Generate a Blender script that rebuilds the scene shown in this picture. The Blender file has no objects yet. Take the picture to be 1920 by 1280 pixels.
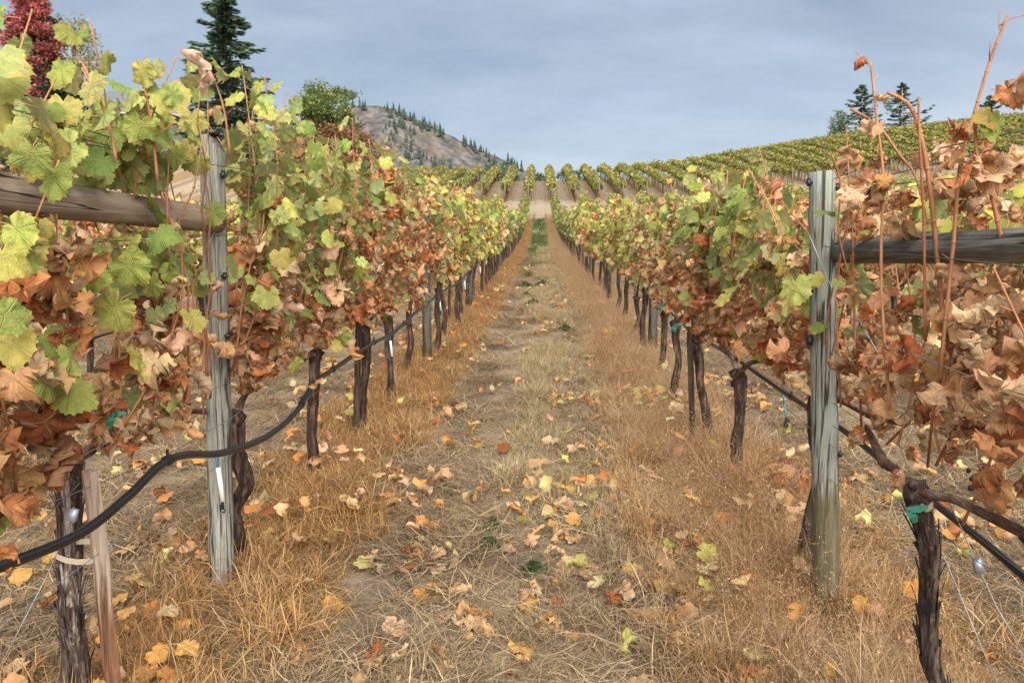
import bpy, math, random
import numpy as np
from mathutils import Vector, Matrix, Euler

C = bpy.context.scene
LINK = C.collection.objects.link
R = math.radians

# ---------------------------------------------------------------- camera
F_PX, CX, CY = 1493.0, 960.0, 640.0
CAM_H = 1.457
YAW, PITCH = math.atan(71 / F_PX), math.atan(150 / F_PX)
cam_data = bpy.data.cameras.new('camera')
cam_data.lens, cam_data.sensor_width = 28.0, 36.0
cam_data.clip_start, cam_data.clip_end = 0.05, 12000.0
cam = bpy.data.objects.new('camera', cam_data)
cam.location = (0, 0, CAM_H)
cam.rotation_euler = (R(90) - PITCH, 0, YAW)
LINK(cam)
C.camera = cam

# ---------------------------------------------------------------- sky, sun, exposure
SUN_EL, SUN_AZ = R(39), R(170)          # azimuth clockwise from +Y (behind the camera, to the right)
EXPOSURE = 2.75
world = bpy.data.worlds.new('World')
C.world = world
world.use_nodes = True
wn, wl = world.node_tree.nodes, world.node_tree.links
for n in list(wn): wn.remove(n)
w_out, w_bg = wn.new('ShaderNodeOutputWorld'), wn.new('ShaderNodeBackground')
w_bg.inputs['Strength'].default_value = 0.1
sky_tex = wn.new('ShaderNodeTexSky')
sky_tex.sky_type = 'NISHITA'
sky_tex.sun_disc = False
sky_tex.sun_elevation, sky_tex.sun_rotation = SUN_EL, SUN_AZ
tc = wn.new('ShaderNodeTexCoord')
sep = wn.new('ShaderNodeSeparateXYZ')
wl.new(tc.outputs['Generated'], sep.inputs[0])
def wmath(op, a, b=None, c=None, clamp=False):
    n = wn.new('ShaderNodeMath'); n.operation = op; n.use_clamp = clamp
    for i, v in enumerate((a, b, c)):
        if v is None: continue
        if isinstance(v, (int, float)): n.inputs[i].default_value = v
        else: wl.new(v, n.inputs[i])
    return n.outputs[0]
zc = wmath('ADD', wmath('MAXIMUM', sep.outputs[2], 0.0), 0.22)
cmb = wn.new('ShaderNodeCombineXYZ')
wl.new(wmath('DIVIDE', sep.outputs[0], zc), cmb.inputs[0])
wl.new(wmath('DIVIDE', sep.outputs[1], zc), cmb.inputs[1])
def wnoise(scale, detail, rough, sx, sy, off):
    mp = wn.new('ShaderNodeMapping')
    mp.inputs['Scale'].default_value = (sx, sy, 1); mp.inputs['Location'].default_value = (off, off * .7, 0)
    wl.new(cmb.outputs[0], mp.inputs[0])
    n = wn.new('ShaderNodeTexNoise')
    n.inputs['Scale'].default_value = scale; n.inputs['Detail'].default_value = detail
    n.inputs['Roughness'].default_value = rough; n.inputs['Distortion'].default_value = .3
    wl.new(mp.outputs[0], n.inputs['Vector'])
    return n.outputs['Fac']
n1 = wnoise(1.5, 5, .55, .55, 1.0, 3.1)
n2 = wnoise(4.6, 7, .62, .6, 1.0, 8.7)
cl = wmath('ADD', wmath('MULTIPLY', n1, .72), wmath('MULTIPLY', n2, .28))
rmp = wn.new('ShaderNodeValToRGB')
SKYK = 10 / 2 ** EXPOSURE
def sk(r, g, b): return (r * SKYK, g * SKYK, b * SKYK, 1)
rmp.color_ramp.elements[0].position, rmp.color_ramp.elements[0].color = .37, sk(.262, .318, .400)
rmp.color_ramp.elements[1].position, rmp.color_ramp.elements[1].color = .63, sk(.455, .510, .585)
wl.new(cl, rmp.inputs[0])
hz = wmath('POWER', wmath('SUBTRACT', 1.0, wmath('MULTIPLY', wmath('MAXIMUM', sep.outputs[2], 0.0), 3.4), clamp=True), 2.0)
mixh = wn.new('ShaderNodeMixRGB')
wl.new(wmath('MULTIPLY', hz, .75), mixh.inputs[0]); wl.new(rmp.outputs[0], mixh.inputs[1])
mixh.inputs[2].default_value = sk(.61, .665, .725)
mixn = wn.new('ShaderNodeMixRGB'); mixn.inputs[0].default_value = .06
wl.new(mixh.outputs[0], mixn.inputs[1]); wl.new(sky_tex.outputs[0], mixn.inputs[2])
wl.new(mixn.outputs[0], w_bg.inputs['Color'])
wl.new(w_bg.outputs[0], w_out.inputs['Surface'])

sun_data = bpy.data.lights.new('sun', 'SUN')
sun_data.energy = 1.5
sun_data.angle = R(72)
sun_data.color = (1.0, .955, .88)
sun = bpy.data.objects.new('sun', sun_data)
sd = Vector((math.sin(SUN_AZ) * math.cos(SUN_EL), math.cos(SUN_AZ) * math.cos(SUN_EL), math.sin(SUN_EL)))
sun.rotation_euler = sd.to_track_quat('Z', 'Y').to_euler()
sun.location = (0, 0, 60)
LINK(sun)
C.view_settings.view_transform = 'Standard'
C.view_settings.look = 'None'
C.view_settings.exposure = EXPOSURE
C.view_settings.gamma = 1.0
C.view_settings.use_curve_mapping = False
C.render.engine = 'CYCLES'
C.cycles.max_bounces = 5
C.cycles.diffuse_bounces = 3
C.cycles.transmission_bounces = 4
C.cycles.transparent_max_bounces = 8
C.cycles.use_denoising = True

# ---------------------------------------------------------------- pixel rays (photo pixels, 1920 x 1280)
_m = cam.rotation_euler.to_matrix()
def ray(px, py): return _m @ Vector((px - CX, CY - py, -F_PX))
def at_y(px, py, y):
    d = ray(px, py); return Vector((0, 0, CAM_H)) + d * (y / d.y)
def at_x(px, py, x):
    d = ray(px, py); return Vector((0, 0, CAM_H)) + d * (x / d.x)

# ---------------------------------------------------------------- terrain
X0, ROW_S = -1.279, 2.3
SLOPE = .0516
def sp(t, w):
    return w * np.logaddexp(0, np.asarray(t, float) / w)
def sstep(a, b, t):
    t = np.clip((np.asarray(t, float) - a) / (b - a), 0, 1); return t * t * (3 - 2 * t)
_fx = [-60, 0, 10, 17, 27, 40, 54, 62, 90]
_fv = [1.0, 1.0, 1.0, 1.03, 1.2, 1.4, 1.52, 1.57, 1.62]
def ground(x, y):
    x, y = np.asarray(x, float), np.asarray(y, float)
    z = SLOPE * np.clip(y, -40, 125)
    hill = .10 * sp(y - 49, 4) + .05 * sp(y - 80, 5) - .15 * sp(y - 106, 3) - .12 * sp(y - 112, 6)
    z = z + np.maximum(hill, -1) * np.interp(x, _fx, _fv) * (1 - sstep(300, 600, np.abs(x)))
    z = z + .05 * np.minimum(sp(x - 6, 3), 60) * sstep(0, 20, y)
    z = z + np.minimum(.4 * sp(-x - 9, 1.5), 5.0) * sstep(22, 50, y) * (1 - sstep(70, 88, y))
    far = sstep(130, 320, y)
    return z * (1 - far) + far * 6.0
def G(x, y): return float(ground(x, y))
def bend(y): return -.013 * max(0.0, y - 12)
def row_x(k, y): return X0 + ROW_S * k + bend(y)

# ---------------------------------------------------------------- object helpers
def tag(o, label=None, cat=None, group=None, kind=None):
    if label: o['label'] = label
    if cat: o['category'] = cat
    if group: o['group'] = group
    if kind: o['kind'] = kind
    return o
def empty(name, loc, rz=0):
    o = bpy.data.objects.new(name, None); o.empty_display_size = .1
    o.location = loc; o.rotation_euler = (0, 0, rz); LINK(o); return o
def np_mesh(name, V, tris, mats, uv=None, col=None, matidx=None, smooth=False):
    V = np.asarray(V, np.float32); tris = np.asarray(tris, np.int32)
    me = bpy.data.meshes.new(name)
    me.vertices.add(len(V)); me.vertices.foreach_set('co', V.ravel())
    n = len(tris)
    me.loops.add(n * 3); me.loops.foreach_set('vertex_index', tris.ravel())
    me.polygons.add(n)
    me.polygons.foreach_set('loop_start', np.arange(0, n * 3, 3, dtype=np.int32))
    me.polygons.foreach_set('loop_total', np.full(n, 3, np.int32))
    if matidx is not None: me.polygons.foreach_set('material_index', np.asarray(matidx, np.int32))
    me.polygons.foreach_set('use_smooth', np.full(n, bool(smooth)))
    for m in (mats if isinstance(mats, (list, tuple)) else [mats]): me.materials.append(m)
    if uv is not None:
        l = me.uv_layers.new(name='uv'); l.data.foreach_set('uv', np.asarray(uv, np.float32)[tris.ravel()].ravel())
    if col is not None:
        a = me.color_attributes.new('tone', 'FLOAT_COLOR', 'POINT')
        c4 = np.ones((len(V), 4), np.float32); c4[:, :3] = col
        a.data.foreach_set('color', c4.ravel())
    me.update(); me.validate(clean_customdata=False)
    return me
def add_obj(name, me, parent=None, mat=None):
    o = bpy.data.objects.new(name, me)
    if parent: o.parent = parent
    if mat is not None: o.matrix_basis = mat
    LINK(o); return o

class MB:
    """collects vertices and triangles"""
    def __init__(s): s.V, s.T, s.M, s.n, s.Cc = [], [], [], 0, []
    def add(s, V, T, m=0, col=None):
        V = np.asarray(V, float).reshape(-1, 3); T = np.asarray(T, int).reshape(-1, 3)
        s.V.append(V); s.T.append(T + s.n); s.M.append(np.full(len(T), m)); s.n += len(V)
        s.Cc.append(np.tile(np.asarray(col if col is not None else (1, 1, 1), float), (len(V), 1)) if np.ndim(col) < 2 else np.asarray(col))
    def quad(s, P, m=0, col=None): s.add(P, [(0, 1, 2), (0, 2, 3)], m, col)
    def box(s, c, size, rot=None, m=0, col=None, taper=1.0):
        c = np.asarray(c, float); h = np.asarray(size, float) / 2
        P = np.array([(x, y, z) for z in (-1, 1) for y in (-1, 1) for x in (-1, 1)], float)
        P[4:, :2] *= taper
        P = P * h
        if rot is not None: P = P @ np.array(rot.to_matrix() if hasattr(rot, 'to_matrix') else rot).T
        q = [(0, 2, 3, 1), (4, 5, 7, 6), (0, 1, 5, 4), (2, 6, 7, 3), (0, 4, 6, 2), (1, 3, 7, 5)]
        s.add(P + c, [t for a in q for t in ((a[0], a[1], a[2]), (a[0], a[2], a[3]))], m, col)
    def tube(s, path, rad, sides=6, m=0, cap=True, wob=None, col=None):
        P = np.asarray([tuple(p) for p in path], float); n = len(P)
        rad = np.broadcast_to(np.asarray(rad, float), (n,))
        t = np.gradient(P, axis=0); t /= np.linalg.norm(t, axis=1)[:, None] + 1e-9
        ref = np.array((0, 0, 1.0)) if abs(t[:, 2]).mean() < .8 else np.array((0, 1.0, 0))
        a = np.cross(t, ref); a /= np.linalg.norm(a, axis=1)[:, None] + 1e-9
        b = np.cross(t, a)
        th = np.linspace(0, 2 * np.pi, sides, endpoint=False)
        rr = rad[:, None] * (np.ones((n, sides)) if wob is None else wob)
        V = P[:, None] + rr[..., None] * (np.cos(th)[None, :, None] * a[:, None] + np.sin(th)[None, :, None] * b[:, None])
        V = V.reshape(-1, 3)
        i, j = np.meshgrid(np.arange(n - 1), np.arange(sides), indexing='ij'); j2 = (j + 1) % sides
        A, B, D, E = i * sides + j, i * sides + j2, (i + 1) * sides + j2, (i + 1) * sides + j
        T = np.concatenate([np.stack([A, B, D], -1).reshape(-1, 3), np.stack([A, D, E], -1).reshape(-1, 3)])
        if cap:
            V = np.vstack([V, P[0], P[-1]]); k = n * sides
            jj = np.arange(sides); j2 = (jj + 1) % sides
            T = np.vstack([T, np.stack([jj * 0 + k, j2, jj], -1), np.stack([jj * 0 + k + 1, (n - 1) * sides + jj, (n - 1) * sides + j2], -1)])
        s.add(V, T, m, col)
    def blob(s, c, r, m=0, seed=0, rough=.12, seg=8, col=None):
        rg = np.random.default_rng(seed); c = np.asarray(c, float); r = np.broadcast_to(np.asarray(r, float), (3,))
        ph, th = np.linspace(0, np.pi, seg // 2 + 2), np.linspace(0, 2 * np.pi, seg, endpoint=False)
        V = np.array([(math.sin(p) * math.cos(t), math.sin(p) * math.sin(t), math.cos(p)) for p in ph for t in th])
        k = len(ph)
        nz = 1 + rough * rg.standard_normal((k, seg)); nz[0] = nz[0].mean(); nz[-1] = nz[-1].mean()
        V = V * nz.reshape(-1, 1) * r + c
        T = []
        for i in range(k - 1):
            for j in range(seg):
                a, b, d, e = i * seg + j, i * seg + (j + 1) % seg, (i + 1) * seg + (j + 1) % seg, (i + 1) * seg + j
                T += [(a, d, b), (a, e, d)]
        s.add(V, T, m, col)
    def mesh(s, name, mats, smooth=False, col=False):
        return np_mesh(name, np.vstack(s.V), np.vstack(s.T), mats, matidx=np.concatenate(s.M), smooth=smooth,
                       col=np.vstack(s.Cc) if col else None)
    def obj(s, name, mats, parent=None, smooth=False, col=False):
        return add_obj(name, s.mesh(name, mats, smooth, col), parent)

# ---------------------------------------------------------------- materials
def new_mat(name):
    m = bpy.data.materials.new(name); m.use_nodes = True
    nt = m.node_tree
    for n in list(nt.nodes): nt.nodes.remove(n)
    return m, nt
class NT:
    """small node-building helper"""
    def __init__(s, nt): s.nt, s.N, s.L = nt, nt.nodes, nt.links
    def put(s, sock, v):
        if v is None: return
        if hasattr(v, 'is_linked'): s.L.new(v, sock)
        elif isinstance(v, (tuple, list)) and len(v) == 3 and sock.type == 'RGBA': sock.default_value = (*v, 1)
        else: sock.default_value = v
    def math(s, op, a, b=None, c=None, clamp=False):
        n = s.N.new('ShaderNodeMath'); n.operation = op; n.use_clamp = clamp
        for i, v in enumerate((a, b, c)): s.put(n.inputs[i], v)
        return n.outputs[0]
    def noise(s, vec, scale, detail=4, rough=.55, dist=0.0):
        n = s.N.new('ShaderNodeTexNoise'); s.put(n.inputs['Vector'], vec)
        n.inputs['Scale'].default_value = scale; n.inputs['Detail'].default_value = detail
        n.inputs['Roughness'].default_value = rough; n.inputs['Distortion'].default_value = dist
        return n.outputs['Fac']
    def mapping(s, vec, scale=(1, 1, 1), loc=(0, 0, 0), rot=(0, 0, 0)):
        n = s.N.new('ShaderNodeMapping'); s.put(n.inputs[0], vec)
        n.inputs['Scale'].default_value = scale; n.inputs['Location'].default_value = loc; n.inputs['Rotation'].default_value = rot
        return n.outputs[0]
    def ramp(s, f, stops):
        n = s.N.new('ShaderNodeValToRGB'); s.put(n.inputs[0], f)
        e = n.color_ramp.elements
        while len(e) < len(stops): e.new(.5)
        for el, (p, c) in zip(e, stops): el.position = p; el.color = (*c, 1) if len(c) == 3 else c
        return n.outputs[0]
    def mix(s, f, a, b, mode='MIX'):
        n = s.N.new('ShaderNodeMixRGB'); n.blend_type = mode
        s.put(n.inputs[0], f); s.put(n.inputs[1], a); s.put(n.inputs[2], b); return n.outputs[0]
    def smooth(s, v, lo, hi):
        n = s.N.new('ShaderNodeMapRange'); n.interpolation_type = 'SMOOTHSTEP'
        s.put(n.inputs[0], v); n.inputs[1].default_value = lo; n.inputs[2].default_value = hi
        return n.outputs[0]
    def coord(s, which='Object'): return s.N.new('ShaderNodeTexCoord').outputs[which]
    def pos(s): return s.N.new('ShaderNodeNewGeometry').outputs['Position']
    def sep(s, v):
        n = s.N.new('ShaderNodeSeparateXYZ'); s.put(n.inputs[0], v); return n.outputs
    def rnd(s): return s.N.new('ShaderNodeObjectInfo').outputs['Random']
    def bump(s, h, dist=.01, strength=.6):
        n = s.N.new('ShaderNodeBump'); s.put(n.inputs['Height'], h)
        n.inputs['Distance'].default_value = dist; n.inputs['Strength'].default_value = strength
        return n.outputs[0]
    def bsdf(s, col, rough=.85, normal=None, spec=.25, transl=0.0, tcol=None, metal=0.0):
        p = s.N.new('ShaderNodeBsdfPrincipled'); s.put(p.inputs['Base Color'], col); s.put(p.inputs['Roughness'], rough)
        p.inputs['Specular IOR Level'].default_value = spec; p.inputs['Metallic'].default_value = metal
        if normal is not None: s.L.new(normal, p.inputs['Normal'])
        o = s.N.new('ShaderNodeOutputMaterial')
        if transl:
            t = s.N.new('ShaderNodeBsdfTranslucent'); s.put(t.inputs[0], tcol if tcol is not None else col)
            if normal is not None: s.L.new(normal, t.inputs['Normal'])
            x = s.N.new('ShaderNodeMixShader'); x.inputs[0].default_value = transl
            s.L.new(p.outputs[0], x.inputs[1]); s.L.new(t.outputs[0], x.inputs[2]); s.L.new(x.outputs[0], o.inputs[0])
        else: s.L.new(p.outputs[0], o.inputs[0])

def plain(name, col, rough=.6, spec=.4, metal=0.0, var=.15, scale=30):
    m, nt = new_mat(name); t = NT(nt)
    f = t.noise(t.coord(), scale, 4, .6)
    c = t.mix(f, tuple(x * (1 - var) for x in col), tuple(min(1, x * (1 + var)) for x in col))
    t.bsdf(c, rough, None, spec, metal=metal); return m
def leaf_mat(name, source, veins=True):
    """source: 'object' = colour of the object, 'tone' = colour stored on the mesh points"""
    m, nt = new_mat(name); t = NT(nt)
    if source == 'object': col = t.N.new('ShaderNodeObjectInfo').outputs['Color']
    else:
        a = t.N.new('ShaderNodeAttribute'); a.attribute_name = 'tone'; col = a.outputs['Color']
    bmp = None
    if veins:
        uv = t.N.new('ShaderNodeUVMap').outputs[0]
        v = t.mapping(uv, (2, 2, 1), (-1, -1, 0)); x, y, _ = t.sep(v)
        best = None
        for ang in (0, 52, -52, 112, -112):
            s_, c_ = math.sin(R(ang)), math.cos(R(ang))
            along = t.math('ADD', t.math('MULTIPLY', x, s_), t.math('MULTIPLY', y, c_))
            perp = t.math('ABSOLUTE', t.math('SUBTRACT', t.math('MULTIPLY', x, c_), t.math('MULTIPLY', y, s_)))
            side = t.math('MODULO', t.math('ADD', t.math('SUBTRACT', along, t.math('MULTIPLY', perp, .8)), 5), .17)
            sec = t.math('ADD', t.math('ABSOLUTE', t.math('SUBTRACT', side, .085)), .012)
            sec = t.math('MULTIPLY', sec, 1.0)
            pen = t.math('ADD', perp, t.math('MULTIPLY', t.math('LESS_THAN', along, 0), 9))
            best = pen if best is None else t.math('MINIMUM', best, pen)
        vein = t.math('SUBTRACT', 1, t.smooth(best, .004, .035))
        obn = t.math('MULTIPLY', t.rnd(), 37.0)
        off = t.N.new('ShaderNodeCombineXYZ'); t.put(off.inputs[2], obn)
        add = t.N.new('ShaderNodeVectorMath'); t.put(add.inputs[0], v); t.put(add.inputs[1], off.outputs[0])
        nz = t.noise(add.outputs[0], 2.2, 5, .65)
        nf = t.noise(add.outputs[0], 11, 4, .6)
        rad = t.math('POWER', t.math('ADD', t.math('MULTIPLY', x, x), t.math('MULTIPLY', y, y)), .5)
        edge = t.smooth(t.math('ADD', t.math('ADD', rad, t.math('MULTIPLY', t.math('SUBTRACT', t.math('FRACT', obn), .55), .45)), t.math('MULTIPLY', t.math('SUBTRACT', nz, .5), 1.4)), .72, 1.12)
        c = t.mix(t.math('MULTIPLY', edge, .6), col, (.50, .27, .075))
        spot = t.noise(add.outputs[0], 5.5, 3, .5)
        c = t.mix(t.math('MULTIPLY', t.smooth(spot, .64, .72), .65), c, (.33, .17, .06))
        c = t.mix(1.0, c, t.ramp(nz, [(.3, (.72, .78, .75)), (.68, (1.18, 1.13, 1.05))]), 'MULTIPLY')
        c = t.mix(1.0, c, t.ramp(nf, [(.3, (.86, .86, .86)), (.7, (1.1, 1.1, 1.1))]), 'MULTIPLY')
        c = t.mix(t.math('MULTIPLY', vein, .32), c, t.mix(.6, col, (.60, .54, .25)))
        bmp = t.bump(t.math('ADD', t.math('MULTIPLY', vein, -.6), t.math('ADD', nf, t.math('MULTIPLY', nz, 1.5))), .006, .7)
    else:
        nz = t.noise(t.pos(), 9, 3, .6)
        c = t.mix(1.0, col, t.ramp(nz, [(.3, (.75, .78, .75)), (.7, (1.2, 1.16, 1.1))]), 'MULTIPLY')
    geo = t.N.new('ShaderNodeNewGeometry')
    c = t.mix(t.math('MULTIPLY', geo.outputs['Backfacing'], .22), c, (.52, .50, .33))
    t.bsdf(c, .6, bmp, .25, .33, c); return m
M_LEAF_O = leaf_mat('leaf_blade', 'object')
M_LEAF_T = leaf_mat('leaf_mass', 'tone', False)
M_LEAF_TV = leaf_mat('leaf_mass_veined', 'tone', True)
M_PETIOLE = plain('petiole_stem', (.40, .20, .10), .6)

def bark_mat(name, dark, mid, light, stretch=(40, 40, 6), wet=.3):
    m, nt = new_mat(name); t = NT(nt)
    co = t.coord('Object')
    a = t.noise(t.mapping(co, stretch), 1.0, 6, .65, .6)
    b = t.noise(co, 9, 4, .6)
    f = t.math('ADD', t.math('MULTIPLY', a, .7), t.math('MULTIPLY', b, .3))
    c = t.ramp(f, [(.38, dark), (.50, mid), (.62, light)])
    t.bsdf(c, .8, t.bump(a, .02, 1.0), wet); return m
M_BARK = bark_mat('vine_bark', (.012, .008, .006), (.05, .032, .024), (.19, .14, .115))
M_BARK_PALE = bark_mat('peeling_vine_bark', (.018, .010, .008), (.10, .068, .052), (.42, .35, .30), (60, 60, 5))
M_BARK_DARK = bark_mat('wet_vine_bark', (.010, .006, .005), (.045, .026, .018), (.17, .11, .08), (55, 55, 6))
M_CORDON = bark_mat('cordon_bark', (.04, .02, .013), (.15, .082, .054), (.34, .24, .18), (55, 6, 55))
def cane_mat():
    m, nt = new_mat('cane_bark'); t = NT(nt)
    co = t.coord('Object')
    a = t.noise(t.mapping(co, (120, 120, 8)), 1.0, 4, .6)
    r = t.rnd()
    c = t.mix(r, (.29, .115, .045), (.41, .20, .095))
    c = t.mix(1.0, c, t.ramp(a, [(.3, (.6, .55, .5)), (.7, (1.2, 1.15, 1.1))]), 'MULTIPLY')
    t.bsdf(c, .5, None, .35); return m
M_CANE = cane_mat()
def post_mat(name, stain_h, greenish, dim=1.0):
    """weathered softwood; olive ground stain up to stain_h metres above the foot"""
    m, nt = new_mat(name); t = NT(nt)
    co = t.coord('Object'); x, y, z = t.sep(co)
    g = t.noise(t.mapping(co, (60, 60, 3.6)), 1.0, 8, .74, 1.6)
    g2 = t.noise(t.mapping(co, (150, 150, 3)), 1.0, 5, .6)
    b = t.noise(co, 3.1, 4, .6)
    c = t.ramp(g, [(.34, (.07 * dim, .058 * dim, .043 * dim)), (.45, (.235 * dim, .225 * dim, .185 * dim)), (.60, (.41 * dim, .41 * dim, .36 * dim))])
    c = t.mix(t.math('MULTIPLY', t.smooth(b, .4, .65), greenish), c, (.30 * dim, .35 * dim, .305 * dim))
    c = t.mix(t.math('MULTIPLY', t.smooth(g2, .5, .72), .5), c, (.16, .13, .10))
    ck = t.noise(t.mapping(co, (26, 26, .9), (5, 2, 1)), 1.0, 3, .5)
    c = t.mix(t.math('MULTIPLY', t.math('SUBTRACT', 1, t.smooth(t.math('ABSOLUTE', t.math('SUBTRACT', ck, .5)), .010, .034)), .95), c, (.045, .036, .028))
    zz = t.math('ADD', z, t.math('MULTIPLY', t.math('SUBTRACT', g, .5), .25))
    st = t.math('SUBTRACT', 1, t.smooth(zz, stain_h - .06, stain_h + .04))
    c = t.mix(t.math('MULTIPLY', st, .85), c, t.ramp(g, [(.3, (.055, .045, .022)), (.65, (.17, .14, .065))]))
    bn = t.noise(t.mapping(co, (14, 14, 3)), 1.0, 3, .5)
    c = t.mix(t.math('MULTIPLY', t.smooth(bn, .62, .72), .45), c, (.34, .24, .13))
    t.bsdf(c, .82, t.bump(t.math('ADD', g, t.math('MULTIPLY', g2, .5)), .012, 1.0), .2); return m
M_POST_L = post_mat('weathered_post_wood', -.5, .12)
M_POST_R = post_mat('stained_post_wood', .48, .9)
M_POST_FAR = post_mat('grey_post_wood', .2, .3, .55)
def rail_mat(name, cols):
    m, nt = new_mat(name); t = NT(nt)
    co = t.coord('Object')
    g = t.noise(t.mapping(co, (45, 2.0, 45)), 1.0, 7, .7, 1.0)
    b = t.noise(t.mapping(co, (8, 1.2, 8)), 1.0, 4, .6)
    k = t.math('ADD', t.math('MULTIPLY', g, .65), t.math('MULTIPLY', b, .35))
    c = t.ramp(k, cols)
    crack = t.noise(t.mapping(co, (30, .8, 30), (3, 1, 2)), 1.0, 2, .4)
    c = t.mix(t.math('SUBTRACT', 1, t.smooth(t.math('ABSOLUTE', t.math('SUBTRACT', crack, .55)), .004, .022)), c, (.03, .022, .016))
    t.bsdf(c, .8, t.bump(g, .008, .9), .2); return m
M_RAIL_L = rail_mat('brown_rail_wood', [(.3, (.13, .09, .06)), (.48, (.31, .235, .17)), (.68, (.48, .39, .30))])
M_RAIL_R = rail_mat('dark_rail_wood', [(.32, (.03, .027, .022)), (.47, (.12, .117, .10)), (.64, (.31, .30, .26))])
def stake_mat():
    m, nt = new_mat('split_stake_wood'); t = NT(nt)
    co = t.coord('Object'); x, y, z = t.sep(co)
    g = t.noise(t.mapping(co, (70, 70, 2.5)), 1.0, 6, .7, 1.0)
    c = t.ramp(g, [(.3, (.20, .13, .09)), (.5, (.40, .30, .23)), (.7, (.55, .46, .38))])
    zz = t.math('ADD', z, t.math('MULTIPLY', t.math('SUBTRACT', g, .5), .5))
    c = t.mix(t.math('MULTIPLY', t.math('SUBTRACT', 1, t.smooth(zz, .32, .5)), .9), c, t.ramp(g, [(.35, (.03, .016, .01)), (.65, (.26, .10, .035))]))
    t.bsdf(c, .75, t.bump(g, .006, .8), .25); return m
M_STAKE = stake_mat()
M_STAKE_DARK = bark_mat('dark_stake_wood', (.012, .009, .007), (.045, .03, .022), (.12, .085, .06), (60, 60, 3))
M_WIRE = plain('galvanised_wire', (.33, .34, .35), .45, .5, .7, .25, 60)
M_WIRE_DARK = plain('rusted_wire', (.10, .085, .08), .6, .4, .5, .3, 60)
M_HOSE = plain('black_hose', (.012, .0125, .014), .32, .5, 0, .3, 40)
M_BLACK = plain('black_plastic', (.012, .012, .013), .4, .5)
M_BLUE = plain('blue_microtube', (.045, .20, .42), .4, .5)
M_TEAL = plain('teal_microtube', (.05, .30, .42), .4, .5)
M_WHITE = plain('white_plastic', (.78, .77, .74), .45, .5, 0, .06)
M_GRIP_B = plain('pale_blue_tensioner', (.40, .50, .60), .45, .5, .3)
M_GRIP = plain('zinc_tensioner', (.42, .45, .50), .4, .5, .6)
M_TIE = plain('green_tie_tape', (.015, .15, .095), .45, .5)
M_TWINE = plain('pale_twine', (.50, .42, .32), .9, .1)
M_GRAPE = plain('dark_grape_skin', (.022, .016, .035), .45, .4, 0, .5, 60)
M_WOUND = plain('pruning_wound_wood', (.42, .36, .30), .8, .2)

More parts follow.
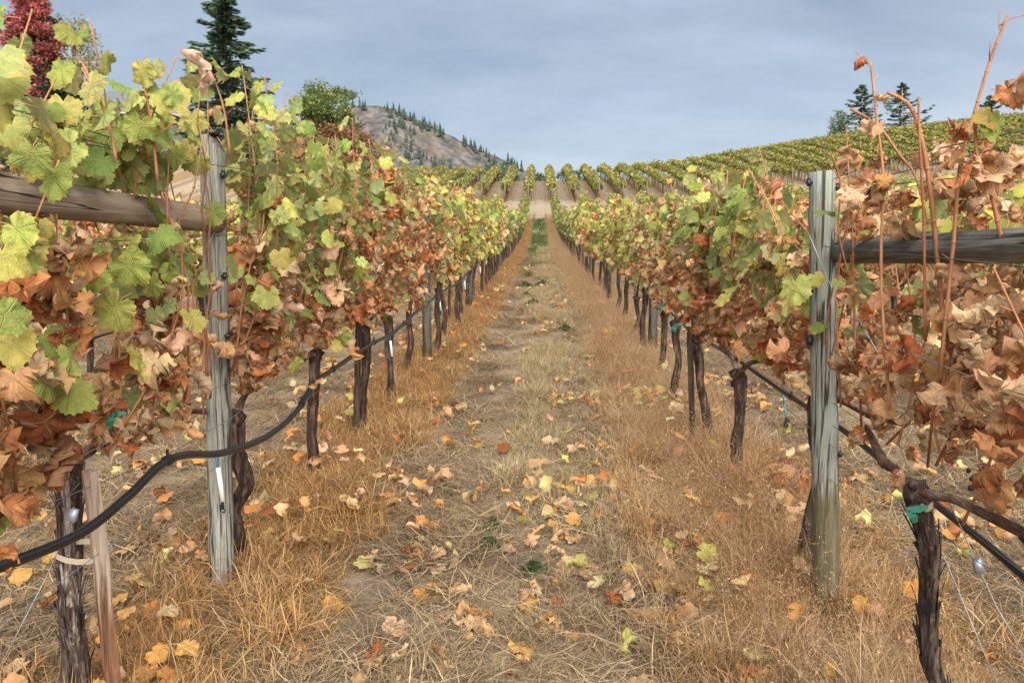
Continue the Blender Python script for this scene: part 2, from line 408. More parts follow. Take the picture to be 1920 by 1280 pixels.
# ---------------------------------------------------------------- ground
def ground_mat():
    m, nt = new_mat('vineyard_ground'); t = NT(nt)
    p = t.pos(); x, y, z = t.sep(p)
    bx = t.math('MULTIPLY', t.math('MAXIMUM', t.math('SUBTRACT', y, 12), 0), -.013)
    u = t.math('DIVIDE', t.math('SUBTRACT', t.math('SUBTRACT', x, X0), bx), ROW_S)
    d = t.math('MULTIPLY', t.math('ABSOLUTE', t.math('SUBTRACT', u, t.math('ROUND', u))), ROW_S)
    n_big = t.noise(p, .55, 4, .6)
    n_mid = t.noise(p, 3.0, 5, .65)
    n_fib = t.noise(t.mapping(p, (1, 1.6, 1)), 42, 6, .75, 1.5)
    n_fine = t.noise(p, 160, 4, .7)
    f = t.math('ADD', t.math('MULTIPLY', n_fib, .6), t.math('MULTIPLY', n_fine, .4))
    straw = t.ramp(f, [(.34, (.075, .052, .034)), (.47, (.25, .185, .118)), (.62, (.46, .36, .24))])
    pale = t.mix(t.smooth(n_mid, .38, .66), straw, t.ramp(f, [(.32, (.14, .11, .074)), (.6, (.44, .365, .255))]))
    soil = t.ramp(f, [(.35, (.045, .032, .024)), (.65, (.19, .135, .09))])
    c = t.mix(t.math('MULTIPLY', t.smooth(n_mid, .50, .66), .7), pale, soil)
    rut = t.math('ABSOLUTE', t.math('SUBTRACT', t.math('ABSOLUTE', t.math('SUBTRACT', t.math('FRACT', u), .5)), .215))
    rut = t.math('MULTIPLY', t.math('SUBTRACT', 1, t.smooth(t.math('ADD', rut, t.math('MULTIPLY', t.math('SUBTRACT', n_mid, .5), .12)), .02, .09)), .55)
    c = t.mix(rut, c, soil)
    # green regrowth in the middle of the aisle further down
    gm = t.math('MULTIPLY', t.smooth(y, 24, 33), t.math('SUBTRACT', 1, t.smooth(y, 58, 66)))
    gm = t.math('MULTIPLY', gm, t.smooth(t.math('ADD', d, t.math('MULTIPLY', t.math('SUBTRACT', n_mid, .5), .5)), .42, .72))
    gm = t.math('MULTIPLY', gm, t.smooth(n_big, .34, .48))
    gm = t.math('MULTIPLY', gm, t.math('LESS_THAN', t.math('ABSOLUTE', t.math('SUBTRACT', u, .5)), .5))
    c = t.mix(t.math('MULTIPLY', gm, .9), c, t.ramp(f, [(.35, (.09, .13, .055)), (.65, (.20, .25, .11))]))
    # dry tall grass strip under every row
    strip = t.math('SUBTRACT', 1, t.smooth(t.math('ADD', d, t.math('MULTIPLY', t.math('SUBTRACT', n_mid, .5), .4)), .26, .5))
    c = t.mix(t.math('MULTIPLY', strip, .8), c, t.ramp(f, [(.33, (.10, .055, .024)), (.5, (.22, .125, .055)), (.66, (.34, .215, .105))]))
    # the pale headland track between the blocks
    hd = t.math('MULTIPLY', t.smooth(y, 67, 69.5), t.math('SUBTRACT', 1, t.smooth(y, 76, 78)))
    c = t.mix(t.math('MULTIPLY', hd, .85), c, t.ramp(t.noise(t.mapping(p, (.5, 3, 1)), 2.5, 4), [(.35, (.20, .15, .10)), (.6, (.31, .25, .18))]))
    hillp = t.math('MULTIPLY', t.smooth(y, 76, 79), t.math('SUBTRACT', 1, strip))
    c = t.mix(t.math('MULTIPLY', hillp, .8), c, t.ramp(t.noise(t.mapping(p, (2.5, .5, 1)), 1.5, 5, .65), [(.32, (.13, .098, .063)), (.5, (.23, .175, .125)), (.65, (.29, .235, .175))]))
    # dark patch of spilled pomace beside the right row
    dx = t.math('DIVIDE', t.math('SUBTRACT', x, .445), .20); dy = t.math('DIVIDE', t.math('SUBTRACT', y, 2.93), .20)
    rr = t.math('ADD', t.math('POWER', t.math('ADD', t.math('MULTIPLY', dx, dx), t.math('MULTIPLY', dy, dy)), .5), t.math('MULTIPLY', t.math('SUBTRACT', t.noise(p, 12, 4), .5), 1.2))
    c = t.mix(t.math('MULTIPLY', t.math('SUBTRACT', 1, t.smooth(rr, .6, 1.0)), .85), c, t.ramp(n_fine, [(.35, (.02, .01, .012)), (.65, (.07, .04, .04))]))
    far = t.smooth(y, 112, 130)
    c = t.mix(far, c, (.20, .17, .10))
    t.bsdf(c, .95, t.bump(f, .02, .9), .1); return m
def axis(lo, hi, dense_lo, dense_hi, step, grow=1.22):
    a = list(np.arange(dense_lo, dense_hi + 1e-6, step))
    s, v = step, dense_hi
    while v < hi: s *= grow; v += s; a.append(v)
    s, v = step, dense_lo
    while v > lo: s *= grow; v -= s; a.insert(0, v)
    return np.array(a)
gx, gy = axis(-4000, 4000, -9, 9, .25, 1.08), axis(-400, 6000, -1, 16, .25, 1.05)
GX, GY = np.meshgrid(gx, gy)
_r = np.random.default_rng(5)
gz = ground(GX, GY)
ii = np.arange(len(gx) * len(gy)).reshape(len(gy), len(gx))
T = np.concatenate([np.stack([ii[:-1, :-1], ii[:-1, 1:], ii[1:, 1:]], -1).reshape(-1, 3), np.stack([ii[:-1, :-1], ii[1:, 1:], ii[1:, :-1]], -1).reshape(-1, 3)])
gme = np_mesh('ground', np.stack([GX, GY, gz], -1).reshape(-1, 3), T, ground_mat(), smooth=True)
tag(add_obj('ground', gme), 'dry grassy vineyard ground rising from the path up the hillside', None, None, 'structure')

# ---------------------------------------------------------------- leaves
def outline(th, rng, teeth=.05, lobe=1.0):
    L = [(0, 1.0, .66), (.95, .95, .66), (-.95, .95, .66), (1.95, .80, .70), (-1.95, .80, .70)]
    acc = np.zeros_like(th)
    for a, l, w in L:
        l2 = l * (1 + .07 * rng.standard_normal())
        dd = np.abs((th - a + np.pi) % (2 * np.pi) - np.pi)
        acc += (l2 * np.exp(-(dd / (w * 1.35)) ** 2)) ** 5
    r = np.maximum(acc ** .2 * .94, .66)
    r *= 1 - .72 * np.exp(-((np.pi - np.abs(th)) / .30) ** 2)
    r *= 1 + teeth * np.where(np.arange(len(th)) % 2 == 0, 1, -1) * (.6 + .8 * rng.random(len(th)))
    return r
def leaf_shape(seed, dry, n, rings):
    rng = np.random.default_rng(seed)
    th = np.linspace(-np.pi, np.pi, n, endpoint=False) + np.pi / n
    r = outline(th, rng, .055 if n > 30 else .02)
    P = [(0, 0)]; 
    for q in rings:
        rq = r * q + (1 - q) * q * .25 * r.mean()
        P += list(zip(rq * np.sin(th), rq * np.cos(th)))
    P = np.array(P); uv = P * .5 + .5
    x, y = P[:, 0].copy(), P[:, 1].copy(); z = np.zeros(len(P))
    ang = np.arctan2(x, y); rad = np.hypot(x, y)
    if not dry:
        z += -.16 * np.abs(x) * rng.uniform(-.9, 1.2) - rng.uniform(.05, .32) * np.maximum(y, 0) ** 2
        z += .07 * rad * np.cos(ang * 6.8 + .3) * rng.uniform(.5, 1.3)
        z += .08 * np.sin(x * 3.1 + rng.uniform(0, 6)) * rad + .06 * np.sin(y * 4.2 + rng.uniform(0, 6)) * rad
        z += .05 * rng.standard_normal(len(P)) * rad ** 2
        k = rng.uniform(-.5, .7)
        X, Z = np.sin(k * x) / (k + 1e-6), (1 - np.cos(k * x)) / (k + 1e-6)
        P3 = np.stack([X, y, z - Z], -1)
    else:
        z += .09 * rad * np.cos(ang * 6.8 + .3) * rng.uniform(.4, 1.3)
        z += .24 * np.sin(x * 4.2 + rng.uniform(0, 6)) * rad + .22 * np.sin(y * 4.8 + rng.uniform(0, 6)) * rad
        z += .13 * rng.standard_normal(len(P)) * rad + .10 * np.sin(9 * x + 4 * y + rng.uniform(0, 6)) * rad + .08 * np.sin(11 * y - 5 * x + rng.uniform(0, 6)) * rad
        P3 = np.stack([x, y, z], -1)
        for _ in range(2):
            a = rng.uniform(-1.0, 1.0) if _ == 0 else rng.uniform(.6, 2.5)
            k = rng.uniform(1.9, 3.9) * rng.choice([-1, 1, 1]) * (1 if _ == 0 else .7)
            ca, sa = math.cos(a), math.sin(a)
            uu, vv = P3[:, 0] * ca + P3[:, 1] * sa, -P3[:, 0] * sa + P3[:, 1] * ca
            w = P3[:, 2]; rho = 1 / k - w
            U, W = rho * np.sin(k * uu), 1 / k - rho * np.cos(k * uu)
            P3 = np.stack([U * ca - vv * sa, U * sa + vv * ca, W], -1)
        P3 = P3 - P3[0]
    Tt = []
    for j in range(n):
        j2 = (j + 1) % n
        if j2 == 0 and True: pass
        Tt.append((0, 1 + j2, 1 + j))
        for q in range(len(rings) - 1):
            a, b, c, d = 1 + q * n + j, 1 + q * n + j2, 1 + (q + 1) * n + j2, 1 + (q + 1) * n + j
            Tt += [(a, b, c), (a, c, d)]
    return P3, np.array(Tt), uv
PET = np.array((0, -.62, -.62))
def leaf_mesh(name, seed, dry, n, rings, pet=True):
    V, T, uv = leaf_shape(seed, dry, n, rings)
    mi = np.zeros(len(T), int)
    if pet:
        mb = MB(); p0, p1 = np.zeros(3), PET
        mid = (p0 + p1) / 2 + np.array((.05, -.08, .06))
        mb.tube([p0, mid, p1], [.020, .016, .022], 4, cap=False)
        pv, pt = np.vstack(mb.V), np.vstack(mb.T)
        T = np.vstack([T, pt + len(V)]); V = np.vstack([V, pv]); uv = np.vstack([uv, np.zeros((len(pv), 2)) + .5])
        mi = np.concatenate([mi, np.ones(len(pt), int)])
    return np_mesh(name, V, T, [M_LEAF_O, M_PETIOLE], uv=uv, matidx=mi, smooth=True)
HI_G = [leaf_mesh('leaf', 100 + i, False, 46, (.5, .82, 1.0)) for i in range(7)]
HI_D = [leaf_mesh('dry_leaf', 200 + i, True, 38, (.28, .52, .76, 1.0)) for i in range(14)]
LO_G = [leaf_mesh('leaf', 300 + i, False, 20, (.55, 1.0)) for i in range(6)]
LO_D = [leaf_mesh('dry_leaf', 400 + i, True, 20, (.5, 1.0)) for i in range(8)]
NEAR_G = [leaf_shape(450 + i, False, 30, (.55, 1.0)) for i in range(6)]
NEAR_D = [leaf_shape(470 + i, True, 24, (.5, 1.0)) for i in range(6)]
MASS_G = [leaf_shape(500 + i, False, 9, (1.0,)) for i in range(6)]
MASS_D = [leaf_shape(600 + i, True, 12, (.6, 1.0)) for i in range(6)]
LOW_MASS = [leaf_shape(520 + i, False, 18, (.6, 1.0)) for i in range(6)] + [leaf_shape(620 + i, True, 16, (.6, 1.0)) for i in range(6)]
TINY = []
for i in range(6):
    rg = np.random.default_rng(700 + i)
    TINY.append((np.array([(0, -.5, 0), (.75, .1, rg.normal(0, .2)), (.1, .95, -.2), (-.75, .15, rg.normal(0, .2))]) + rg.normal(0, .08, (4, 3)), np.array([(0, 1, 2), (0, 2, 3)]), None))

GREENS = np.array([(.33, .36, .085), (.39, .405, .115), (.26, .31, .075), (.43, .39, .10), (.19, .255, .06), (.36, .395, .14)])
YELLOWS = np.array([(.46, .43, .095), (.40, .41, .105), (.52, .44, .115), (.34, .37, .085), (.24, .295, .07), (.50, .38, .15)])
DARKS = np.array([(.10, .15, .035), (.15, .19, .04), (.21, .23, .05), (.07, .11, .03), (.26, .25, .06)])
BROWNS = np.array([(.60, .27, .12), (.67, .36, .19), (.50, .185, .075), (.71, .44, .26), (.42, .135, .05), (.66, .30, .12), (.72, .49, .30)])
def pick(pal, rng, n, jit=.12):
    c = pal[rng.integers(0, len(pal), n)] * (1 + jit * rng.standard_normal((n, 1))) * (1 + .05 * rng.standard_normal((n, 3)))
    return np.clip(c, .01, .8)
def frames(tip, nrm):
    z = nrm / (np.linalg.norm(nrm, axis=1)[:, None] + 1e-9)
    y = tip - (tip * z).sum(1)[:, None] * z; y /= np.linalg.norm(y, axis=1)[:, None] + 1e-9
    x = np.cross(y, z)
    return np.stack([x, y, z], -1)           # columns
def merge_leaves(shapes, idx, loc, rot, scl, col, with_uv=False):
    V, T, K, U = [], [], [], []; n = 0
    for k, (sv, st, _) in enumerate(shapes):
        s = np.where(idx == k)[0]
        if not len(s): continue
        P = np.einsum('nij,vj->nvi', rot[s], sv) * scl[s][:, None, None] + loc[s][:, None]
        V.append(P.reshape(-1, 3)); m = len(sv)
        T.append((st[None] + (np.arange(len(s)) * m)[:, None, None] + n).reshape(-1, 3)); n += len(s) * m
        K.append(np.repeat(col[s], m, 0))
        if with_uv: U.append(np.tile(_, (len(s), 1)))
    return (np.vstack(V), np.vstack(T), np.vstack(K)) + ((np.vstack(U),) if with_uv else ())

# ---------------------------------------------------------------- grapevines
def canes_and_nodes(rng, n_canes, top, span=.56, thick=.10, step=.047, base=.80):
    """canes rise from the cordon; every node carries a leaf (local coordinates, foot of the vine at the origin)"""
    canes, nodes, outs = [], [], []
    for i in range(n_canes):
        y = -span + 2 * span * (i + .5) / n_canes + rng.normal(0, .05)
        hb, ht = base + rng.normal(0, .03), top * (1 + rng.normal(0, .055))
        k = max(5, int((ht - hb) / .12)); ts = np.linspace(0, 1, k)
        x1, y1 = rng.normal(0, thick), rng.normal(0, .20)
        bow = rng.normal(0, .06)
        px = x1 * ts ** 1.4 + bow * np.sin(ts * np.pi) + rng.normal(0, .008, k)
        py = y + y1 * ts + rng.normal(0, .07) * np.sin(ts * np.pi) + rng.normal(0, .012, k)
        pz = hb + (ht - hb) * ts + SLOPE * py
        P = np.stack([px, py, pz], -1); canes.append(P)
        L = ht - hb; m = int(L / step)
        for j in range(m):
            for lat in range(2):
                t = min(.999, (j + rng.random()) / m); q = t * (k - 1); a = int(q)
                p = P[a] * (1 - q + a) + P[min(a + 1, k - 1)] * (q - a)
                if lat and (rng.random() > .78 or t > .84): continue
                s = 1 if (j + lat) % 2 else -1
                o = np.array((s * rng.uniform(.4, 1.2), rng.normal(0, .75), rng.normal(.05, .35)))
                o /= np.linalg.norm(o)
                if lat: p = p + o * rng.uniform(.04, .17)
                nodes.append(p); outs.append(o)
    return canes, np.array(nodes), np.array(outs)
def leaf_poses(rng, nodes, outs, green, size):
    n = len(nodes)
    up = np.array((0, 0, 1.0))
    tip_g = outs * .45 - up * .85 + rng.normal(0, .33, (n, 3))
    nrm_g = outs * .85 + up * .38 + rng.normal(0, .34, (n, 3))
    tip_d = outs * .25 - up * 1.0 + rng.normal(0, .55, (n, 3))
    nrm_d = outs * .6 + up * .15 + rng.normal(0, .75, (n, 3))
    g = green[:, None]
    rot = frames(np.where(g, tip_g, tip_d), np.where(g, nrm_g, nrm_d))
    scl = size * np.where(green, .94, 1.04) * np.clip(1 + .22 * rng.standard_normal(n), .5, 1.5)
    loc = nodes - np.einsum('nij,j->ni', rot, PET) * scl[:, None]
    return rot, scl, loc
def bark_tube(mb, path, rad, sides, rng, ridge=.16, m=0, seg=None):
    P = np.array(path, float)
    if seg:
        t = np.linspace(0, len(P) - 1, seg); a = np.minimum(t.astype(int), len(P) - 2); f = (t - a)[:, None]
        P2 = P[a] * (1 - f) + P[a + 1] * f
        P = P2.copy(); P[1:-1] = (P2[:-2] + 2 * P2[1:-1] + P2[2:]) / 4
        rad = np.interp(t, np.arange(len(rad)), rad)
    n = len(P); th = np.linspace(0, 2 * np.pi, sides, endpoint=False)
    tw = np.linspace(0, rng.uniform(-2, 2), n)[:, None]
    w = 1 + ridge * np.sin(3 * (th[None] + tw) + rng.uniform(0, 6)) + ridge * .7 * np.sin(5 * (th[None] - tw * .6) + rng.uniform(0, 6)) + ridge * .3 * rng.standard_normal((n, sides)) + ridge * .35 * rng.standard_normal(sides)[None]
    w *= 1 + .07 * np.sin(np.linspace(0, rng.uniform(6, 14), n))[:, None]
    mb.tube(P, rad, sides, m, True, w)
    return P
def bark_strips(mb, P, rad, rng, count, m=0):
    for _ in range(count):
        i = rng.integers(1, len(P) - 4); th = rng.uniform(0, 2 * np.pi); L = rng.integers(2, 5)
        seg = P[i:i + L + 1]; out = np.array((math.cos(th), math.sin(th), 0)); side = np.array((-math.sin(th), math.cos(th), 0))
        w = rng.uniform(.0015, .006); lift = np.linspace(.9, 1.0, len(seg)) * rad + np.linspace(0, 1, len(seg)) ** 2 * rng.uniform(.002, .02)
        V = []
        for p, l in zip(seg, lift): V += [p + out * l - side * w, p + out * l + side * w]
        T = []
        for q in range(len(seg) - 1): T += [(2 * q, 2 * q + 1, 2 * q + 3), (2 * q, 2 * q + 3, 2 * q + 2)]
        mb.add(V, T, m)

def sm(a, b, t): return float(sstep(a, b, t))
def green_p(side, y, h):
    if side == 0:
        if y < 3.7: return .07 + .84 * sm(1.08, 1.42, h)
        if y < 5.1: return .08 + .82 * sm(1.0, 1.3, h)
        if y < 8.0: return .09 + .58 * sm(1.38, 1.72, h)
        if y < 9.4: return .5 + .35 * sm(1.0, 1.5, h)
        return .86
    if y < 2.72: return .02 + .16 * sm(1.45, 1.75, h)
    if y < 4.2: return .05 + .85 * sm(1.0, 1.22, h)
    if y < 5.6: return .05 + .85 * sm(1.08, 1.36, h)
    if y < 8.6: return .16 + .60 * sm(1.12, 1.42, h)
    return .84
BASES = {  # foot pixel, head pixel of the trunks one can place in the photograph
    0: [(2.2, None, None), (3.24, (447, 1092), (440, 790)), (4.33, (585, 915), (590, 668)), (5.32, (676, 815), (684, 610)), (6.32, (737, 757), (728, 600)),
        (7.45, (762, 706), (768, 556))],
    1: [(2.0, None, None), (3.15, None, None), (4.33, (1378, 915), (1385, 705)), (5.28, (1337, 825), (1302, 640)), (6.3, (1262, 757), (1268, 608)),
        (7.5, (1238, 700), (1246, 590)), (9.8, (1188, 634), (1193, 560))]}
rngv = np.random.default_rng(11)
def vine_trunk(mb, rng, foot, head, r, sides, seg, strips=0):
    f, h = np.array(foot, float), np.array(head, float)
    k = 6; ts = np.linspace(0, 1, k)[:, None]
    P = f * (1 - ts) + h * ts + np.hstack([rng.normal(0, .022, (k, 2)), np.zeros((k, 1))]) * np.sin(ts * np.pi)
    P[0, 2] -= .04
    rad = r * np.array((1.25, .98, .92, .86, .98, 1.15))
    P = bark_tube(mb, P, rad, sides, rng, .13, 0, seg)
    if strips: bark_strips(mb, P, r, rng, strips)
    mb.blob(h + np.array((0, 0, .005)), (r * 1.35, r * 1.5, r * 1.2), 0, rng.integers(1e6), .22, 9)
    for _ in range(2):
        mb.blob(h + rng.normal(0, .6, 3) * r * np.array((1, 1.6, 1)), r * rng.uniform(.5, .75), 0, rng.integers(1e6), .2, 7)
def near_vine(side, y0, name, label, group, foot=None, head=None, top=1.95, n_canes=13, size=.059, thick=.10, keep=None, mat=None, hi=True, trunk=True, r=.030, gp=None, xs=None, obj_limit=300, browns=BROWNS, greens=GREENS, strips=0):
    rng = np.random.default_rng(int(1000 * y0) + side * 7777)
    xr = row_x(side, y0) if xs is None else xs
    root = empty(name, (xr, y0, G(xr, y0)))
    tag(root, label, 'grapevine', group)
    o0 = np.array(root.location)
    fo = np.array(foot) - o0 if foot is not None else np.array((rng.normal(0, .03), 0, 0))
    he = np.array(head) - o0 if head is not None else fo + np.array((rng.normal(0, .04), rng.normal(0, .04), .76))
    mb = MB()
    vine_trunk(mb, rng, fo, he, r, 16 if hi else 9, 26 if hi else 12, strips)
    tr = mb.obj('trunk', [mat or M_BARK], root, True)
    if strips:
        w = MB(); w.blob(he + np.array((.015, -r * 1.25, -.02)), (.017, .010, .017), 0, 3, .1, 8); w.obj('pruning_wound', M_WOUND, tr, True)
    for s in (-1, 1):
        mb = MB(); e = np.array((rng.normal(0, .02), s * .55, .80 + SLOPE * s * .55))
        mid = (he + e) / 2 + np.array((rng.normal(0, .02), 0, rng.normal(.01, .02)))
        if y0 in (3.24, 3.15) and s < 0: e[0] += -.12 if side == 0 else .12; mid[0] += -.11 if side == 0 else .11
        bark_tube(mb, [he, he * .6 + mid * .4 + np.array((0, 0, .02)), mid, e], [r * .6, r * .45, .013, .009], 8 if hi else 6, rng, .14, 0, 14 if hi else 7)
        mb.obj('cordon', [M_CORDON], root, True)
    canes, nodes, outs = canes_and_nodes(rng, n_canes, top, thick=thick)
    for P in canes:
        mb = MB(); k = len(P); mb.tube(P, np.linspace(.0044, .0022, k), 6 if hi else 4)
        if hi:
            for p in P[1:-1]: mb.blob(p, .0052, 0, 1, .05, 5)
        mb.obj('cane', M_CANE, root, True)
    h = nodes[:, 2] - SLOPE * nodes[:, 1]
    if keep is not None:
        s = np.array([rng.random() < keep(a) for a in h]); nodes, outs, h = nodes[s], outs[s], h[s]
    gpf = gp or (lambda yy, hh: green_p(side, yy, hh))
    clump = .14 * np.sin(nodes[:, 1] * 7 + y0 * 3) + .10 * np.sin(nodes[:, 1] * 17 + h * 9 + y0) + .05 * rng.standard_normal(len(h))
    green = np.array([rng.random() < gpf(y0 + ny, hh + c) for ny, hh, c in zip(nodes[:, 1], h, clump)])
    rot, scl, loc = leaf_poses(rng, nodes, outs, green, size)
    if y0 < 5:
        tips_ = loc + np.einsum('nij,j->ni', rot, np.array((0, .4, 0))) * scl[:, None] + o0
        s = np.array([not blocked(q, rng) for q in tips_]); rot, scl, loc, green = rot[s], scl[s], loc[s], green[s]
    n = len(loc); nodes_y = loc[:, 1]
    gcol = pick(greens if y0 < 9.0 else YELLOWS, rng, n); bcol = pick(browns, rng, n)
    col = np.where(green[:, None], gcol, bcol) * (1 + .16 * np.sin(nodes_y * 11 + loc[:, 2] * 8 + y0)[:, None])
    dist = np.linalg.norm(loc + o0 - np.array((0, 0, CAM_H)), axis=1)
    order = np.argsort(dist); first, rest = order[:obj_limit], order[obj_limit:]
    G_, D_ = (HI_G, HI_D) if hi else (LO_G, LO_D)
    for i in first:
        me = (G_ if green[i] else D_)[rng.integers(0, len(G_ if green[i] else D_))]
        M = Matrix.LocRotScale(Vector(loc[i]), Matrix(rot[i].tolist()).to_quaternion(), Vector((scl[i],) * 3))
        o = add_obj('leaf' if green[i] else 'dry_leaf', me, root, M)
        o.color = (*col[i], 1)
    if len(rest):
        V, T, K, U = merge_leaves(NEAR_G + NEAR_D if hi else LOW_MASS, np.where(green[rest], rng.integers(0, 6, len(rest)), rng.integers(6, 12, len(rest))), loc[rest], rot[rest], scl[rest], col[rest], True)
        tag(add_obj('foliage', np_mesh('foliage', V, T, M_LEAF_TV, uv=U, col=K, smooth=True), root), kind='stuff')
    return root
def project(p):
    v = _m.transposed() @ (Vector(p) - Vector((0, 0, CAM_H))); return CX + F_PX * v.x / -v.z, CY - F_PX * v.y / -v.z, -v.z
CLEAR = [((398, 240), (424, 1130), 52, 3.12), ((1541, 310), (1549, 1165), 38, 2.95), ((-60, 350), (380, 415), 36, 3.1), ((1570, 470), (1990, 464), 40, 2.95), ((170, 870), (222, 1290), 40, 2.1), ((1590, 330), (1990, 330), 60, 2.2), ((1660, 900), (1800, 1300), 90, 2.2), ((440, 770), (447, 1100), 30, 3.25), ((1560, 800), (1960, 1100), 40, 2.6), ((1310, 635), (1520, 780), 20, 4.5), ((-20, 1060), (330, 860), 40, 2.3), ((30, 20), (62, 190), 48, 2.6), ((90, 70), (180, 60), 30, 2.6), ((1560, 212), (1690, 212), 42, 3.6)]
KEEPF = [.10, .10, .16, .22, .0, .5, .12, .2, .15, .2, .25, .12, .2, .08]
def blocked(p, rng):
    u, v, d = project(p)
    for ((x0, y0), (x1, y1), w, dd), kf in zip(CLEAR, KEEPF):
        if d > dd + .12: continue
        L2 = (x1 - x0) ** 2 + (y1 - y0) ** 2; t = min(1, max(0, ((u - x0) * (x1 - x0) + (v - y0) * (y1 - y0)) / L2))
        if math.hypot(u - x0 - t * (x1 - x0), v - y0 - t * (y1 - y0)) < w + 18 and rng.random() > kf: return True
    return False
ORD = ['first', 'second', 'third', 'fourth', 'fifth', 'sixth', 'seventh', 'eighth', 'ninth', 'tenth', 'eleventh', 'twelfth', 'thirteenth', 'fourteenth']
NEAR_MAX = 13.6
ROWS_NAME = ('left', 'right')
for side in (0, 1):
    ys = [b[0] for b in BASES[side]]
    if side == 1: ys.insert(6, 8.6)
    while ys[-1] + 1.05 < NEAR_MAX: ys.append(ys[-1] + 1.05)
    ys.insert(0, 1.12)
    info = {b[0]: b for b in BASES[side]}
    count = 0
    for y0 in ys:
        xr = row_x(side, y0)
        foot = head = None
        b = info.get(y0)
        if b and b[1]:
            foot = at_y(*b[1], y0); foot.z = G(foot.x, foot.y) - .02
            head = at_y(*b[2], y0)
        kw = {}
        if side == 0 and y0 == 2.2:
            foot = at_y(150, 1402, 2.25); foot.z = G(foot.x, 2.25); head = at_y(128, 868, 2.25)
            kw = dict(r=.036, mat=M_BARK_PALE, strips=130, top=1.78, n_canes=14, obj_limit=240, keep=lambda h: .80 if h < 1.2 else 1)
            lab = 'thick trunked vine with peeling bark tied to a split wooden stake'
        elif side == 1 and y0 == 2.0:
            foot = at_y(1800, 1500, 2.0); foot.z = G(foot.x, 2.0); head = at_y(1716, 925, 2.0)
            kw = dict(r=.025, strips=110, size=.062, obj_limit=190, keep=lambda h: .55 if h < 1.30 else .42, top=1.46, n_canes=11)
            lab = 'brown leaved vine with leaning dark trunk, bare tall canes and a green tie'
        elif side == 1 and y0 == 3.15: kw = dict(top=1.58, r=.03, keep=lambda h: .9 if h < 1.4 else .6); lab = 'vine behind the right green stained post, green leaves above withered brown ones'
        elif side == 0 and y0 == 3.24: kw = dict(r=.036, mat=M_BARK_DARK, top=1.96, n_canes=14, keep=lambda h: .80 if h < 1.2 else 1); lab = 'vine whose dark trunk stands against the back of the left grey post'
        elif y0 == 1.12: kw = dict(keep=lambda h: .6 if side == 0 else .4, top=1.60 if side == 0 else 1.42, size=.058); lab = 'nearest vine of the %s row, cut off by the photo edge' % ROWS_NAME[side]
        else:
            count += 1
            look = 'mostly withered brown leaves' if 5.1 < y0 < 8.6 else ('yellow green leaves over brown' if y0 < 5.5 else 'mostly yellow green leaves')
            lab = '%s vine past the %s post in the %s row, %s' % (ORD[count - 1], 'grey' if side == 0 else 'green stained', ROWS_NAME[side], look)
            kw = dict(top=(1.64 if y0 < 5.6 else 1.60) if side == 1 else (1.90 if y0 < 4.5 else 1.80))
            kw['keep'] = lambda h: .72 if h < 1.15 else .92
            kw['mat'] = M_BARK_DARK if y0 > 4 else M_BARK
        near_vine(side, y0, 'grapevine', lab, 'grapevines in the %s row' % ROWS_NAME[side], foot, head, hi=y0 < 6.0, **kw)

# vines further away: a few kinds, copied with all their parts
def proto_vine(seed, pal_p, top=1.70, n_canes=11, size=.078, step=.066, darkmix=0.0, shapes='mass'):
    """returns meshes: foliage, trunk, cordon"""
    rng = np.random.default_rng(seed)
    canes, nodes, outs = canes_and_nodes(rng, n_canes, top, span=.58, thick=.12, step=step * 1.05)
    h = nodes[:, 2]
    n = len(nodes)
    green = rng.random(n) < np.array([pal_p(a) for a in h])
    rot, scl, loc = leaf_poses(rng, nodes, outs, green, size)
    dk = rng.random(n) < darkmix
    col = np.where(green[:, None], np.where(dk[:, None], pick(DARKS, rng, n), pick(YELLOWS, rng, n)), pick(BROWNS, rng, n))
    if shapes == 'mass': S, idx = MASS_G + MASS_D, np.where(green, rng.integers(0, 6, n), rng.integers(6, 12, n))
    else: S, idx = TINY, rng.integers(0, 6, n)
    V, T, K = merge_leaves(S, idx, loc, rot, scl, col)
    fol = np_mesh('foliage', V, T, M_LEAF_T, col=K, smooth=True)
    mb = MB(); vine_trunk(mb, rng, (rng.normal(0, .03), 0, 0), (rng.normal(0, .04), rng.normal(0, .03), .76), .029, 7, 8)
    tr = mb.mesh('trunk', M_BARK_DARK, True)
    mb = MB()
    mb.tube([(0, -.55, .79 - SLOPE * .5), (0, -.25, .80), (0, 0, .75), (0, .25, .80), (0, .55, .79 + SLOPE * .5)], .014, 5)
    for P in canes: mb.tube(P[::2], .004, 3, 1, False)
    co = mb.mesh('cordon', [M_CORDON, M_CANE], True)
    return fol, tr, co
def put_vine(pr, x, y, label, group, rng, flip=True):
    r = empty('grapevine', (x, y, G(x, y)), 0)
    tag(r, label, 'grapevine', group)
    s = 1 + rng.normal(0, .04)
    r.scale = (s * (1 if rng.random() < .5 else -1), s, s)
    tag(add_obj('foliage', pr[0], r), kind='stuff')
    add_obj('trunk', pr[1], r); add_obj('cordon', pr[2], r)
    return r
rp = np.random.default_rng(77)
P_YEL = [proto_vine(900 + i, lambda h: .88, darkmix=.10) for i in range(4)]
P_MIX = [proto_vine(910 + i, lambda h: .35 + .45 * sm(1.0, 1.5, h), darkmix=.05) for i in range(4)]
P_BRN = [proto_vine(920 + i, lambda h: .10 + .25 * sm(1.4, 1.8, h)) for i in range(4)]
P_YEL2 = [proto_vine(930 + i, lambda h: .95, darkmix=.35, size=.105, step=.11, shapes='tiny') for i in range(4)]
P_DRK = [proto_vine(940 + i, lambda h: .98, darkmix=.85, size=.11, step=.11, shapes='tiny') for i in range(4)]
END = {0: 66.0, 1: 66.0}
